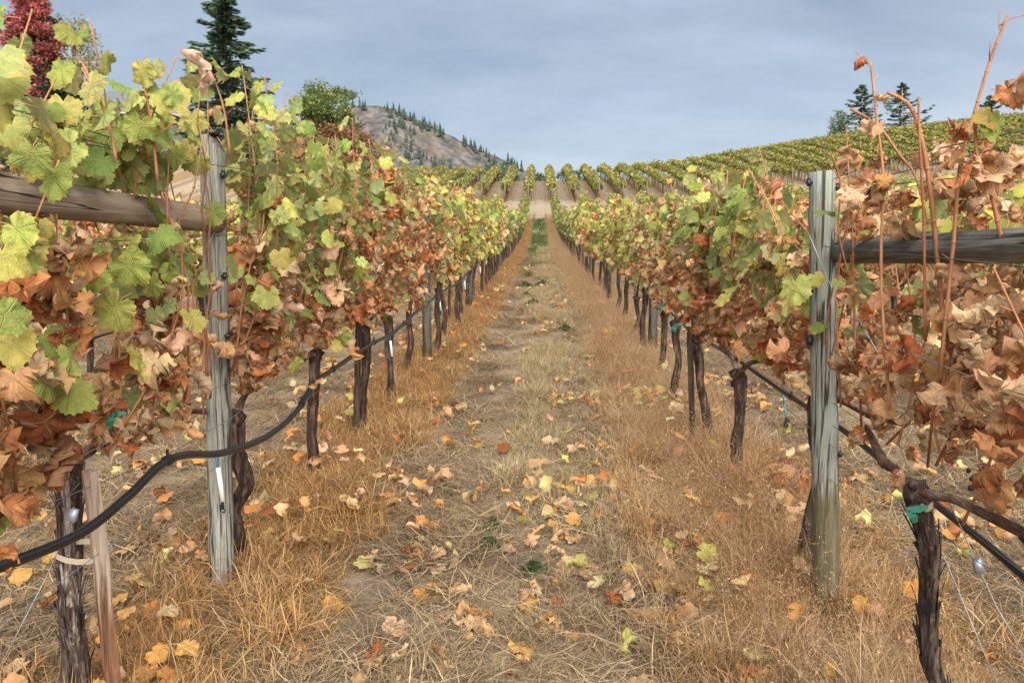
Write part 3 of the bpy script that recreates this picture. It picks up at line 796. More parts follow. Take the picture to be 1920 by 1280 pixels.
for side in (0, 1):
    y = 14.0
    while y < END[side]:
        far = (y - 17) / 16 + rp.normal(0, .2)
        P = (P_YEL if rp.random() > .2 else P_MIX) if y < 22 else (P_YEL2 if rp.random() > far * .75 else P_DRK)
        lab = ('yellow green vine further down the %s row beyond the near brown ones' if P in (P_YEL, P_MIX, P_YEL2) else 'dark green vine near the far end of the %s row') % ROWS_NAME[side]
        put_vine(P[rp.integers(0, 4)], row_x(side, y), y, lab, 'vines down the %s row %s' % (ROWS_NAME[side], 'far end' if P is P_DRK else 'middle'), rp)
        y += 1.05
for k, y1, P_ in ((-1, 24, (P_MIX, P_BRN)), (2, 27, (P_BRN, P_MIX)), (3, 27, (P_MIX, P_YEL)), (-2, 20, (P_YEL, P_MIX)), (4, 24, (P_YEL,))):
    y = 2.1 + .3 * k % 1 if abs(k) < 3 else 5.0
    while y < y1:
        P = P_[0] if (rp.random() < .65 or len(P_) == 1) else P_[1]
        where = 'left of the left row' if k < 0 else 'right of the right row'
        lab = 'vine of the %s row %s, seen through gaps in the leaves' % ({-1: 'next', -2: 'second', 2: 'next', 3: 'second', 4: 'third'}[k], where)
        put_vine(P[rp.integers(0, 4)], row_x(k, y), y, lab, 'vines in the %s row %s' % ({-1: 'next', -2: 'second', 2: 'next', 3: 'second', 4: 'third'}[k], where), rp)
        y += 1.05

# ---------------------------------------------------------------- posts, rails, wires, hoses
def local_mb_obj(mb, name, mats, parent, smooth=False): return mb.obj(name, mats, parent, smooth)
def big_post(name, label, foot, top, r, mat, seed, chamfer=True, clips=()):
    rng = np.random.default_rng(seed)
    f, t_ = np.array(foot, float), np.array(top, float)
    root = empty(name, tuple(f)); tag(root, label, 'post', 'wooden trellis posts')
    d = t_ - f; n, S = 16, 22
    mb = MB(); ts = np.linspace(-.06, 1, S)
    P = ts[:, None] * d
    P += np.hstack([rng.normal(0, .0012, (S, 2)), np.zeros((S, 1))])
    th = np.linspace(0, 2 * np.pi, n, endpoint=False)
    w = np.ones((S, n)) * (1 + .035 * rng.standard_normal(n))[None] + .012 * rng.standard_normal((S, n))
    w[:, 3] *= .95; w[:, 10] *= .96
    rad = np.full(S, r) * np.linspace(1.04, .96, S)
    mb.tube(P, rad, n, 0, True, w)
    V = mb.V[0]
    if chamfer:                                     # saw cut slopes away on one side of the head
        top_ring = slice((S - 1) * n, S * n)
        x = V[top_ring, 0] - P[-1, 0]
        V[top_ring, 2] -= np.clip(x, 0, None) * 1.6
        V[-1, 2] += .002
    mb.obj('shaft', mat, root, True)
    if chamfer:
        cp = MB(); cp.blob(P[-1] + np.array((-.008, 0, .003)), (r * .78, r * .86, .008), 0, seed, .16, 9); cp.obj('weathered_cap', M_STAKE_DARK, root, True)
    for (p, big) in clips:
        q = np.array(p) - f
        mb = MB(); mb.tube([q + (0, -.004, -.013 * big), q + (0, .004, .013 * big)], [.009 * big, .009 * big], 8)
        mb.tube([q + (-.012, 0, 0), q + (.014, 0, 0)], .004, 6)
        mb.obj('wire_clip', M_BLACK, root, True)
    return root
pL_f, pL_t = at_y(418, 1118, 3.1), at_y(398, 254, 3.1)
pL_f.z = G(pL_f.x, 3.1)
lpx = lambda px, py, dx=0.0: (lambda v: (v.x + dx, v.y - .03, v.z))(at_y(px, py, 3.1))
big_post('wooden_post', 'grey weathered post with sloped black top in the left row', pL_f, pL_t, .047, M_POST_L, 3, True,
         [(lpx(424, 329), 1.0), (lpx(427, 517), .9), (lpx(432, 628), .8)])
pR_f, pR_t = at_y(1549, 1158, 2.93), at_y(1541, 322, 2.93)
pR_f.z = G(pR_f.x, 2.93)
rpx = lambda px, py: (lambda v: (v.x, v.y - .02, v.z))(at_y(px, py, 2.93))
big_post('wooden_post', 'pale green post with olive stained foot beside the right row', pR_f, pR_t, .047, M_POST_R, 8, False,
         [(rpx(1513, 343), .9), (rpx(1566, 352), .9), (rpx(1514, 545), .8), (rpx(1514, 637), 1.3), (rpx(1570, 714), .8), (rpx(1571, 848), .8)])
# the horizontal brace rails run back along the row towards the camera
def rail(label, mat, a, b, r, seed):
    rng = np.random.default_rng(seed); a, b = np.array(a, float), np.array(b, float)
    root = empty('wooden_rail', tuple((a + b) / 2)); tag(root, label, 'rail')
    S, n = 26, 18; ts = np.linspace(-.5, .5, S)[:, None]; P = ts * (b - a)
    w = 1 + .03 * rng.standard_normal(n)[None] + .012 * rng.standard_normal((S, n))
    w[:, 5] *= .93; w[:, 12] *= .95
    mb = MB(); mb.tube(P, np.linspace(r, r * .96, S), n, 0, True, w * (1 + .02 * np.sin(np.linspace(0, 9, S)))[:, None])
    mb.obj('rail_log', mat, root, True)
xl = float((pL_t.x + pL_f.x) / 2) + .015
rail('brown round rail running from the left grey post out of the photo', M_RAIL_L, (xl, .55, 1.615), (xl + .01, 3.06, 1.615), .052, 4)
xr_ = float((pR_t.x + pR_f.x) / 2) + .015
rail('dark weathered round rail running from the right pale green post out of the photo', M_RAIL_R, (xr_ + .03, .5, 1.492), (xr_ + .01, 2.92, 1.492), .0415, 6)
# line posts further down
def line_post(side, y, label, r=.045, h=1.58, mat=None, lean=(0, 0), xo=0.0):
    x = row_x(side, y) + xo; z = G(x, y)
    root = empty('wooden_post', (x, y, z)); tag(root, label, 'post', 'wooden trellis posts')
    rng = np.random.default_rng(int(y * 10) + side)
    mb = MB(); mb.tube([(0, 0, -.1), (lean[0] * .5, lean[1] * .5, h * .5), (lean[0], lean[1], h)], [r * 1.03, r, r * .96], 10, 0, True, 1 + .04 * rng.standard_normal((3, 10)))
    mb.obj('shaft', mat or M_POST_FAR, root, True)
    mb = MB(); mb.tube([(r, -.01, .95), (r + .02, -.01, .95)], .010, 6); mb.obj('wire_clip', M_BLACK, root)
    return root
line_post(0, 7.9, 'grey brown post between two dark trunks in the left row', xo=.05)
line_post(1, 8.75, 'brown split post beside dark trunks in the right row', .05, lean=(.02, 0), xo=.10)
for side, ys in ((0, (12.9, 17.9, 22.9, 28, 33, 38, 43, 48, 53, 58, 63)), (1, (13.6, 18.5, 23.5, 28.5, 33.5, 38.5, 43.5, 48.5, 53.5, 58.5, 63.5))):
    for i, y in enumerate(ys):
        line_post(side, y, 'grey post %s down the %s row after the one among the dark trunks' % (ORD[i], ROWS_NAME[side]), .042, 1.60)
for k, ys in ((-1, (3.4, 8.4, 13.4)), (2, (3.6, 8.6, 13.6, 18.6))):
    for i, y in enumerate(ys): line_post(k, y, '%s grey post of the next row %s' % (ORD[i], 'left of the left row' if k < 0 else 'right of the right row'), .045, 1.75)

def wire(label, pts, r=.0016, mat=None, name='trellis_wire', sides=4, cat='wire'):
    o = np.array(pts[0], float); mb = MB(); mb.tube(np.array([tuple(p) for p in pts]) - o, r, sides)
    ob = mb.obj(name, mat or M_WIRE, None, True); ob.location = o
    return tag(ob, label, cat)
def row_line(k, h, xo, y0, y1, step=2.5, sag=0.0):
    ys = np.arange(y0, y1 + .01, step); return [(row_x(k, y) + xo, y, G(row_x(k, y), y) + h + sag * math.sin(y * 1.3)) for y in ys]
HN = {0: [(.52, 0, 'lowest'), (.82, 0, 'cordon'), (1.12, .06, 'lower aisle side catch'), (1.12, -.06, 'lower outer catch'), (1.40, .06, 'upper aisle side catch'), (1.40, -.06, 'upper outer catch'), (1.66, .03, 'topmost')],
      1: [(.52, 0, 'lowest'), (.80, 0, 'cordon'), (1.10, -.06, 'lower aisle side catch'), (1.10, .06, 'lower outer catch'), (1.36, -.06, 'upper aisle side catch'), (1.36, .06, 'upper outer catch'), (1.56, .03, 'topmost')]}
for k in (0, 1):
    for h, xo, nm in HN[k]:
        wire('%s thin trellis wire along the %s row' % (nm, ROWS_NAME[k]), row_line(k, h, xo, .8, 66, 2.0), .0015, M_WIRE if h < 1.3 else M_WIRE_DARK)
for k, w in ((-1, 'next row left of the left row'), (2, 'next row right of the right row')):
    for h, nm in ((.8, 'cordon'), (1.1, 'middle'), (1.4, 'upper')):
        wire('%s thin trellis wire of the %s' % (nm, w), row_line(k, h, 0, .8, 30, 3.0), .0015)
# the two high wires near the left and the right edge of the photograph
wire('upper taut wire slanting from the photo edge to the left grey post', [at_x(-40, 188, -1.25), at_x(160, 243, -1.25), at_x(310, 291, -1.25), at_y(376, 310, 3.07)], .0017, M_WIRE_DARK)
wire('lower taut wire among yellow green leaves left of the grey post', [at_x(-40, 215, -1.25), at_x(200, 272, -1.25), at_x(330, 307, -1.25), at_y(378, 318, 3.07)], .0015, M_WIRE_DARK)
wire('upper taut wire slanting from the photo edge to the right pale green post', [at_x(1960, 236, 1.02), at_x(1650, 302, 1.02), at_y(1562, 336, 2.9)], .0017, M_WIRE_DARK)
wire('second taut wire just under the upper one above the dark rail', [at_x(1960, 256, 1.03), at_x(1760, 306, 1.03), at_y(1566, 352, 2.9)], .0015, M_WIRE_DARK)
# brace wires with tensioners
wire('thin brace wire descending from the left trunk to the photo corner', [at_y(142, 960, 2.05), at_y(85, 1085, 1.95), at_y(0, 1250, 1.8)], .0017)
wire('second brace wire crossing behind the hose at the left edge', [at_y(150, 905, 2.1), at_y(70, 985, 1.95), at_y(-10, 1060, 1.85)], .0016)
wire('thin wire rising from behind the left hose to the grey post', [at_y(-10, 985, 1.75), at_y(130, 928, 2.05), at_y(310, 855, 2.5), at_y(436, 782, 3.02), at_y(520, 715, 3.6)], .0015)
wire('brace wire passing over the right leaning trunk down to the photo bottom', [at_y(1688, 838, 2.2), at_y(1730, 955, 2.08), at_y(1790, 1090, 1.95), at_y(1872, 1290, 1.8)], .0017)
wire('brace wire through the zinc tensioner at the right', [at_y(1760, 900, 2.1), at_y(1800, 985, 2.0), at_y(1832, 1058, 1.92), at_y(1870, 1140, 1.86), at_y(1930, 1240, 1.8)], .0018)
wire('thin wire sloping down past the green tie to the right edge', [at_y(1312, 622, 5.2), at_y(1450, 745, 3.6), at_y(1590, 860, 2.7), at_y(1700, 950, 2.15), at_y(1830, 1050, 1.85), at_y(1930, 1118, 1.7)], .0015)
wire('thin wire parallel above the right black hose', [at_y(1330, 632, 5.0), at_y(1480, 735, 3.5), at_y(1735, 930, 2.12), at_y(1930, 1082, 1.74)], .0014, M_WIRE_DARK)
def tensioner(label, p, mat, tilt):
    root = empty('wire_tensioner', tuple(p)); tag(root, label, 'tensioner')
    mb = MB(); rot = Euler((0, tilt, 0)); mb.box((0, 0, 0), (.020, .016, .034), rot, 0, None, .85)
    mb.blob((0, 0, 0), (.0105, .011, .014), 0, 2, .05, 8); mb.obj('body', mat, root, True)
    mb = MB(); mb.tube([(0, 0, -.022), (.001, 0, .022)], .0032, 6); mb.obj('wire_sleeve', M_WIRE, root)
tensioner('pale blue round wire tensioner against the left peeling trunk', at_y(138, 965, 2.03), M_GRIP_B, .3)
tensioner('zinc wire tensioner hanging on a brace wire right of the leaning trunk', at_y(1834, 1060, 1.91), M_GRIP, -.2)
# loop of wire on the left post
mb = MB(); a = at_y(377, 309, 3.04)
mb.tube([(a.x + .012 * math.cos(q), a.y, a.z + .012 * math.sin(q)) for q in np.linspace(0, 6.28, 13)], .0018, 4, cap=False)
for q in (-.9, -.2, .6): mb.tube([(a.x, a.y, a.z), (a.x - .03, a.y - .005, a.z - .035 + q * .02)], .0016, 4)
tag(mb.obj('wire_knot', M_WIRE, None), 'twisted wire knot fastened at the top of the left grey post', 'wire')
wire('white string hanging slantwise down the right pale green post', [at_y(1517, 440, 2.86), at_y(1538, 490, 2.85), at_y(1560, 540, 2.84), at_y(1600, 580, 2.7), at_y(1645, 660, 2.5)], .0015, M_GRIP, 'string', 5, 'string')
wire('thin white string slanting over the left grey post below the rail', [at_y(420, 400, 3.03), at_y(411, 420, 3.03), at_y(384, 470, 3.03)], .0016, M_WHITE, 'string', 5, 'string')

def smooth_path(pts, n):
    P = np.array([tuple(p) for p in pts], float); k = len(P)
    t = np.linspace(0, k - 1, n); i = np.clip(t.astype(int), 0, k - 2); f = (t - i)[:, None]
    Pm = np.vstack([2 * P[0] - P[1], P, 2 * P[-1] - P[-2]])
    p0, p1, p2, p3 = Pm[i], Pm[i + 1], Pm[i + 2], Pm[i + 3]
    return .5 * (2 * p1 + (p2 - p0) * f + (2 * p0 - 5 * p1 + 4 * p2 - p3) * f ** 2 + (3 * p1 - p0 - 3 * p2 + p3) * f ** 3)
HX = -1.20
hl = [at_x(-90, 1092, HX), at_x(0, 1062, HX), at_x(150, 1000, HX), at_x(240, 930, HX), at_x(300, 872, HX), at_x(345, 853, HX), at_x(420, 848, HX), at_x(500, 818, HX), at_x(555, 772, HX),
      at_x(590, 718, HX), at_x(640, 682, HX), at_x(690, 648, HX), at_x(740, 622, HX), at_x(782, 583, HX), at_x(812, 560, HX), at_x(840, 540, HX), at_x(862, 528, HX), at_x(884, 503, HX), at_x(905, 488, HX), at_x(922, 478, HX)]
def hose(label, pts, r, n, mat=None, clampat=()):
    o = np.array(tuple(pts[len(pts) // 2])); root = empty('irrigation_hose', tuple(o)); tag(root, label, 'hose')
    P = smooth_path(pts, n) - o
    mb = MB(); mb.tube(P, r, 12); mb.obj('pipe', mat or M_HOSE, root, True)
    for q in clampat:
        i = int(q * (n - 2)); d = P[i + 1] - P[i]; d /= np.linalg.norm(d)
        mb = MB(); mb.tube([P[i] - d * .012, P[i] + d * .012], r * 1.3, 10); mb.tube([P[i] + (0, 0, r * .9), P[i] + (0, 0, r * 2.6)], .005, 6)
        mb.obj('hose_clip', M_BLACK, root)
hose('thick black irrigation hose sagging in front of the left posts', hl, .0132, 150, None, (.235, .445, .52, .6, .66))
RX = row_x(1, 0) + .075
hr = [at_x(1990, 1140, RX), at_x(1920, 1080, RX), at_x(1850, 1020, RX), at_x(1770, 957, RX), at_x(1690, 893, RX), at_x(1575, 802, RX), at_x(1480, 742, RX), at_x(1395, 683, RX), at_x(1335, 645, RX), at_x(1305, 626, RX), at_x(1285, 612, RX), at_x(1262, 590, RX), at_x(1225, 560, RX), at_x(1180, 530, RX)]
hose('black irrigation hose sloping behind the right pale green post', hr, .0105, 110, None, (.28, .47, .56, .66))
def row_hose(k, label): hose(label, [(row_x(k, y) + .05, y, G(row_x(k, y), y) + .55 + .03 * math.sin(y * 2.1)) for y in np.arange(1.2, 26, 1.0)], .010, 90)
row_hose(2, 'black irrigation hose of the next row right of the right row')
row_hose(-1, 'black irrigation hose of the next row left of the left row')
def emitter(label, p, sleeve, tube, L=.10, d=(0.01, 0, -1)):
    root = empty('drip_emitter', tuple(p)); tag(root, label, 'drip emitter', 'drip emitters on the hoses')
    mb = MB(); mb.tube([(0, 0, .004), (.004, -.006, -.02), (.008, -.004, -.05)], .0042, 7); mb.obj('microtube', tube, root, True)
    z = -.05
    if sleeve is not None:
        mb = MB(); mb.tube([(.008, -.004, z), (.008 + L * .1, -.004, z - L)], .0085, 10); mb.obj('weight_sleeve', sleeve, root, True); z -= L
    else:
        mb = MB(); mb.tube([(.008, -.004, z), (.02, -.004, z - L * .7)], .0042, 7); mb.obj('microtube', tube, root, True); z -= L * .7
    x = .018 if sleeve is not None else .02
    mb = MB(); mb.tube([(x, -.004, z + .004), (x + .001, -.004, z - .012)], .006, 8)
    mb.box((x - .001, -.004, z - .022), (.014, .008, .016)); mb.tube([(x - .008, -.004, z - .012), (x - .008, -.004, z - .036), (x + .006, -.004, z - .042), (x + .009, -.004, z - .030)], .0028, 5)
    if sleeve is None: mb.box((x + .006, -.004, z - .010), (.022, .012, .014)); mb.box((x + .002, -.004, z - .034), (.018, .012, .01))
    mb.obj('sprinkler_head', M_BLACK, root)
emitter('white sleeved emitter hanging in front of the left grey post', at_x(405, 850, HX), M_WHITE, M_BLUE, .125)
emitter('white sleeved emitter against the reddish trunk at the left row', at_x(730, 626, HX), M_WHITE, M_BLUE, .12)
emitter('white sleeved emitter on the thin stake beyond the second left post', at_x(823, 553, HX), M_WHITE, M_BLUE, .12)
emitter('white sleeved emitter second farthest along the left hose', at_x(870, 520, HX), M_WHITE, M_BLUE, .12)
emitter('white sleeved emitter farthest along the left hose', at_x(899, 494, HX), M_WHITE, M_BLUE, .12)
emitter('teal tube with black sprinkler left of the right pale green post', at_x(1467, 737, RX), None, M_TEAL, .10)
emitter('teal tube with black sprinkler behind the dark stake in the right row', at_x(1310, 630, RX), None, M_TEAL, .10)
emitter('white capped sprinkler among brown leaves of the far right row', at_x(1858, 690, row_x(2, 0) + .05), M_WHITE, M_TEAL, .03)

def stake(label, f, t_, w, mat, flat=.6, seed=1, cat='stake'):
    f, t_ = np.array(f, float), np.array(t_, float); rng = np.random.default_rng(seed)
    mb = MB(); S = 9; ts = np.linspace(-.04, 1, S)[:, None]; th = np.array([.6, 2.54, 3.74, 5.68])
    P = ts * (t_ - f) + np.hstack([rng.normal(0, .002, (S, 2)), np.zeros((S, 1))])
    mb.tube(P, w, 6, 0, True, 1 + .10 * rng.standard_normal((S, 6)) * .5 + np.array([.15, -.2, .1, .12, -.22, .1])[None])
    o = mb.obj('wooden_stake', mat, None, False); o.location = f
    tag(o, label, cat, 'stakes beside the trunks'); return o
sf = at_y(222, 1365, 2.17); sf.z = G(sf.x, 2.17)
stake('pale split wooden stake, wet brown at its foot, tied to the left trunk', sf, at_y(170, 882, 2.15), .0225, M_STAKE, seed=4)
f = at_y(667, 822, 5.25); f.z = G(f.x, 5.25)
stake('black stake with pale knot between left trunks', f, at_y(673, 600, 5.25), .020, M_STAKE_DARK, seed=5)
f = at_y(1299, 805, 5.2); f.z = G(f.x, 5.2)
stake('thin grey stake tied to a slanting dark trunk in the right row', f, at_y(1293, 612, 5.2), .017, M_STAKE_DARK, seed=6)
f = at_y(1206, 668, 8.9); f.z = G(f.x, 8.9)
stake('thin brown stake left of the split post in the right row', f, at_y(1208, 540, 8.9), .018, M_STAKE_DARK, seed=7)
f = at_y(822, 628, 9.9); f.z = G(f.x, 9.9)
stake('thin reddish stake carrying an emitter in the left row', f, at_y(824, 535, 9.9), .02, M_STAKE_DARK, seed=8)
f = at_y(842, 600, 11.2); f.z = G(f.x, 11.2)
stake('thin dark stake left of the farther emitters in the left row', f, at_y(843, 520, 11.2), .018, M_STAKE_DARK, seed=9)
# ties
mb = MB(); c = at_y(154, 1036, 2.2)
for i in range(4):
    mb.tube([(c.x + .075 * math.cos(q) * (1 + .015 * i), c.y + (.075 + .012 * math.cos(q)) * math.sin(q), c.z + .004 * i - .012 * math.cos(q)) for q in np.linspace(0, 6.28, 17)], .0028, 5, cap=False)
mb.tube([(c.x + .06, c.y - .05, c.z), (c.x + .076, c.y - .055, c.z + .018)], .0026, 5)
tag(mb.obj('twine_tie', M_TWINE, None, True), 'pale twine wrapped round the split stake and the left trunk', 'twine')
def tie(label, p, s=1.0, seed=0):
    rng = np.random.default_rng(seed); p = np.array(tuple(p)); mb = MB()
    for i in range(4):
        a = rng.uniform(-.6, .6); d = np.array((math.sin(a) * (1 if i % 2 else -1), -.1, -math.cos(a))) * .045 * s
        u = np.array((.010, .004, .002)) * s
        if i == 0: d = np.array((.055, -.01, .012)) * s; u = np.array((0, .002, .008)) * s
        V = [p - u, p + u, p + d * .5 + u * 1.5 + (0, -.008, 0), p + d * .5 - u * 1.2 + (0, -.008, 0), p + d + u * .7, p + d - u * .5]
        mb.add(V, [(0, 1, 2), (0, 2, 3), (3, 2, 4), (3, 4, 5)])
    mb.blob(p, .009 * s, 0, seed, .15, 7)
    tag(mb.obj('tie_tape', M_TIE, None), label, 'tie')
tie('green plastic tie round the head of the right leaning trunk', at_y(1703, 955, 1.96), .8, 1)
tie('green tie tape under brown leaves above the left hose', at_y(213, 778, 2.1), .7, 2)
tie('green tie on the dark trunk right of the split post', at_y(1264, 610, 6.2), 1.2, 3)
tie('green tie at the head of the right row trunk beyond the stake', at_y(1237, 572, 7.4), 1.2, 4)
tie('green band low on the thin reddish stake in the left row', at_y(824, 605, 9.85), .9, 5)
tie('green tie on the trunk left of the thin brown stake', at_y(1196, 530, 9.7), 1.2, 6)
# tall bare canes and grapes belong to the right near vine and the left near vine
vine_by = {o['label']: o for o in C.objects if o.get('category') == 'grapevine'}
vR = [o for l, o in vine_by.items() if 'bare tall canes' in l][0]
vL = [o for l, o in vine_by.items() if 'split wooden stake' in l][0]
vL2 = [o for l, o in vine_by.items() if 'back of the left grey post' in l][0]
vL3 = [o for l, o in vine_by.items() if l.startswith('first vine past the grey')][0]
rc = np.random.default_rng(42)
def pix_cane(v, pts, r0=.006, r1=.003, leaves=(), dry=True, label=None):
    P = smooth_path([Vector(at_y(px, py, y)) - v.location for px, py, y in pts], len(pts) * 4)
    mb = MB(); rad = np.linspace(r0, r1, len(P)) * .84; mb.tube(P, rad, 8)
    for i in range(2, len(P) - 1, 3): mb.blob(P[i], rad[i] * 1.32, 0, 1, .05, 6)
    for i in range(4, len(P) - 1, 7):
        d = np.array((rc.normal(0, .03), rc.normal(0, .02), .035)); mb.tube([P[i], P[i] + d * .5, P[i] + d + rc.normal(0, .008, 3)], [.0018, .0014, .0008], 4)
    o = mb.obj('cane', M_CANE, v, True)
    for (px, py, y, s, green) in leaves: pix_leaf(v, px, py, y, s, green)
def pix_leaf(v, px, py, y, s, green, col=None):
    s *= .76
    p = Vector(at_y(px, py, y)) - v.location
    o_ = np.array([[rc.normal(0, .4), -1.0, .1]]); o_ /= np.linalg.norm(o_)
    rot, scl, loc = leaf_poses(rc, np.array([tuple(p)]), o_, np.array([green]), s)
    M = Matrix.LocRotScale(p, Matrix(rot[0].tolist()).to_quaternion(), Vector((s,) * 3))
    o = add_obj('leaf' if green else 'dry_leaf', (HI_G if green else HI_D)[rc.integers(0, 7 if green else 14)], v, M)
    c = col or pick(GREENS if green else BROWNS, rc, 1)[0]; o.color = (*c, 1)
pix_cane(vR, [(1668, 770, 2.25), (1652, 520, 2.3), (1656, 340, 2.3), (1645, 235, 2.3), (1636, 150, 2.3), (1632, 116, 2.3)], .0058, .0036, [(1610, 112, 2.3, .05, False), (1652, 190, 2.3, .045, False), (1632, 240, 2.28, .05, False)])
pix_cane(vR, [(1616, 108, 2.3), (1625, 118, 2.3), (1633, 125, 2.3)], .002, .002)
pix_cane(vR, [(1772, 640, 2.1), (1752, 430, 2.12), (1733, 285, 2.12), (1712, 210, 2.12), (1690, 186, 2.12), (1664, 174, 2.12)], .0078, .005)
pix_cane(vR, [(1735, 640, 2.1), (1732, 420, 2.1), (1724, 260, 2.1), (1722, 182, 2.1)], .005, .0034)
pix_cane(vR, [(1762, 700, 1.98), (1786, 470, 1.98), (1800, 310, 1.97), (1832, 195, 1.96), (1858, 110, 1.95), (1889, 30, 1.94)], .0062, .0036, [(1796, 245, 1.95, .072, False), (1785, 300, 1.95, .06, False)])
pix_cane(vR, [(1877, 60, 1.945), (1872, 45, 1.945), (1876, 20, 1.945)], .0016, .0008)
pix_cane(vR, [(1594, 204, 2.35), (1645, 235, 2.33), (1688, 292, 2.3), (1716, 330, 2.28), (1740, 420, 2.2)], .0050, .003)
pix_cane(vR, [(1880, 460, 1.85), (1855, 350, 1.85), (1832, 290, 1.87), (1828, 205, 1.88)], .0062, .004, [(1835, 300, 1.84, .06, False), (1800, 330, 1.84, .06, False)])
pix_cane(vR, [(1560, 290, 2.6), (1576, 345, 2.6), (1572, 430, 2.6), (1592, 520, 2.6)], .004, .003)
pix_cane(vR, [(1860, 187, 1.8), (1890, 165, 1.8), (1925, 130, 1.8)], .003, .0025, [(1905, 160, 1.78, .075, False), (1890, 175, 1.8, .06, False)])
for q in ((1855, 215, 1.84, .05, True), (1872, 235, 1.84, .055, True), (1900, 300, 1.82, .06, False), (1895, 560, 1.75, .062, False), (1850, 780, 1.75, .07, False), (1875, 720, 1.75, .06, False), (1905, 700, 1.72, .06, False), (1780, 380, 2.0, .06, False), (1690, 890, 2.0, .065, False), (1545, 395, 2.75, .062, True), (1530, 520, 2.8, .05, True), (1572, 530, 2.75, .045, True)):
    pix_leaf(vR, *q)
GL = lambda x, y, d=2.1, s=.075: (x, y, d, s, True)
pix_cane(vL, [(218, 300, 2.1), (205, 235, 2.1), (178, 165, 2.1), (150, 110, 2.1), (132, 72, 2.1)], .0055, .003, [GL(130, 60, 2.08, .055), GL(150, 62, 2.08, .05), GL(112, 130, 2.07, .072), GL(170, 160, 2.06, .078), GL(195, 110, 2.07, .06), GL(150, 225, 2.05, .07), GL(195, 215, 2.05, .08)])
pix_cane(vL, [(296, 340, 2.3), (285, 240, 2.3), (272, 165, 2.3), (265, 128, 2.3)], .0055, .0035, [GL(268, 130, 2.28, .07), GL(288, 125, 2.28, .05), GL(250, 180, 2.27, .075), GL(260, 235, 2.26, .085), GL(325, 175, 2.3, .055)])
pix_cane(vL2, [(432, 290, 3.0), (420, 205, 3.0), (402, 150, 3.0), (392, 128, 3.0)], .0055, .003, [GL(385, 150, 2.98, .075), GL(355, 120, 2.98, .055), GL(370, 170, 2.96, .085), GL(440, 180, 3.0, .07), GL(455, 135, 3.0, .05)])
pix_cane(vL3, [(498, 300, 3.6), (496, 220, 3.6), (500, 165, 3.6), (494, 140, 3.6)], .0055, .003, [GL(485, 160, 3.55, .06), GL(520, 160, 3.55, .06), GL(500, 185, 3.55, .07), GL(515, 215, 3.5, .085), GL(560, 235, 3.6, .07)])
vN = [o for l, o in vine_by.items() if l.startswith('nearest vine of the left')][0]
for q in ((-14, 40, 1.35, .07, True), (-4, 110, 1.30, .075, True), (6, 145, 1.36, .075, True), (-6, 200, 1.4, .07, True), (22, 240, 1.5, .06, True), (30, 430, 1.5, .07, True), (5, 480, 1.4, .07, True), (10, 590, 1.35, .065, True), (22, 640, 1.4, .07, True), (60, 290, 1.6, .07, True), (100, 330, 1.65, .075, True)):
    pix_leaf(vN, *q)
for q in ((215, 575, 2.15, .105, True), (170, 520, 2.1, .075, True), (285, 530, 2.3, .075, True), (245, 455, 2.2, .08, True), (300, 440, 2.3, .085, True), (372, 540, 2.9, .06, True), (395, 395, 2.9, .085, True), (190, 300, 2.1, .08, True), (330, 290, 2.5, .08, True), (60, 560, 1.9, .07, False), (330, 640, 2.4, .09, False), (290, 680, 2.3, .1, False), (160, 740, 2.1, .10, False), (370, 715, 2.6, .085, False), (60, 800, 1.9, .09, False)):
    pix_leaf(vL, *q)
for i in range(96):                                    # leafy shoots above and below the left rail
    px, py = rc.uniform(40, 385), rc.uniform(190, 345) if i < 74 else rc.uniform(405, 520)
    if py < 215 and rc.random() < .5: continue
    if px > 372 and py > 240: continue
    if abs(py - 362 - .13 * px) < 34: continue
    d_ = 1.85 + px / 380 * .95 + rc.normal(0, .10)
    pix_leaf(vL, px, py, d_, rc.uniform(.058, .086), rc.random() < (.92 if py < 350 else .7))
PALE_DRY = np.array([(.68, .42, .25), (.62, .34, .18), (.72, .48, .31), (.55, .25, .11), (.66, .36, .2)])
for i in range(120):                                   # curled dry leaves around the right rail and on the tall canes
    px, py = rc.uniform(1585, 1925), rc.uniform(265, 425) if i < 44 else rc.uniform(505, 830)
    if py < 330 and rc.random() < .45: continue
    d_ = float(np.interp(px, [1570, 1920], [2.65, 1.78])) + rc.normal(0, .07)
    pix_leaf(vR, px, py, d_, rc.uniform(.046, .070), rc.random() < .06, None if i % 3 == 0 else tuple(pick(PALE_DRY, rc, 1)[0]))
gp_ = at_y(1838, 892, 1.9) - vR.location
gc = empty('grape_cluster', gp_); gc.parent = vR
for i, (dx, dz) in enumerate(((0, 0), (-.018, -.008), (.014, .014), (.004, -.02), (-.026, .012), (-.024, -.028), (.018, -.004), (.022, .018))):
    mb = MB(); mb.blob((dx, rc.normal(0, .006), dz), .0075 * rc.uniform(.75, 1.15), 0, i, .06, 8); mb.obj('grape', M_GRAPE, gc, True)

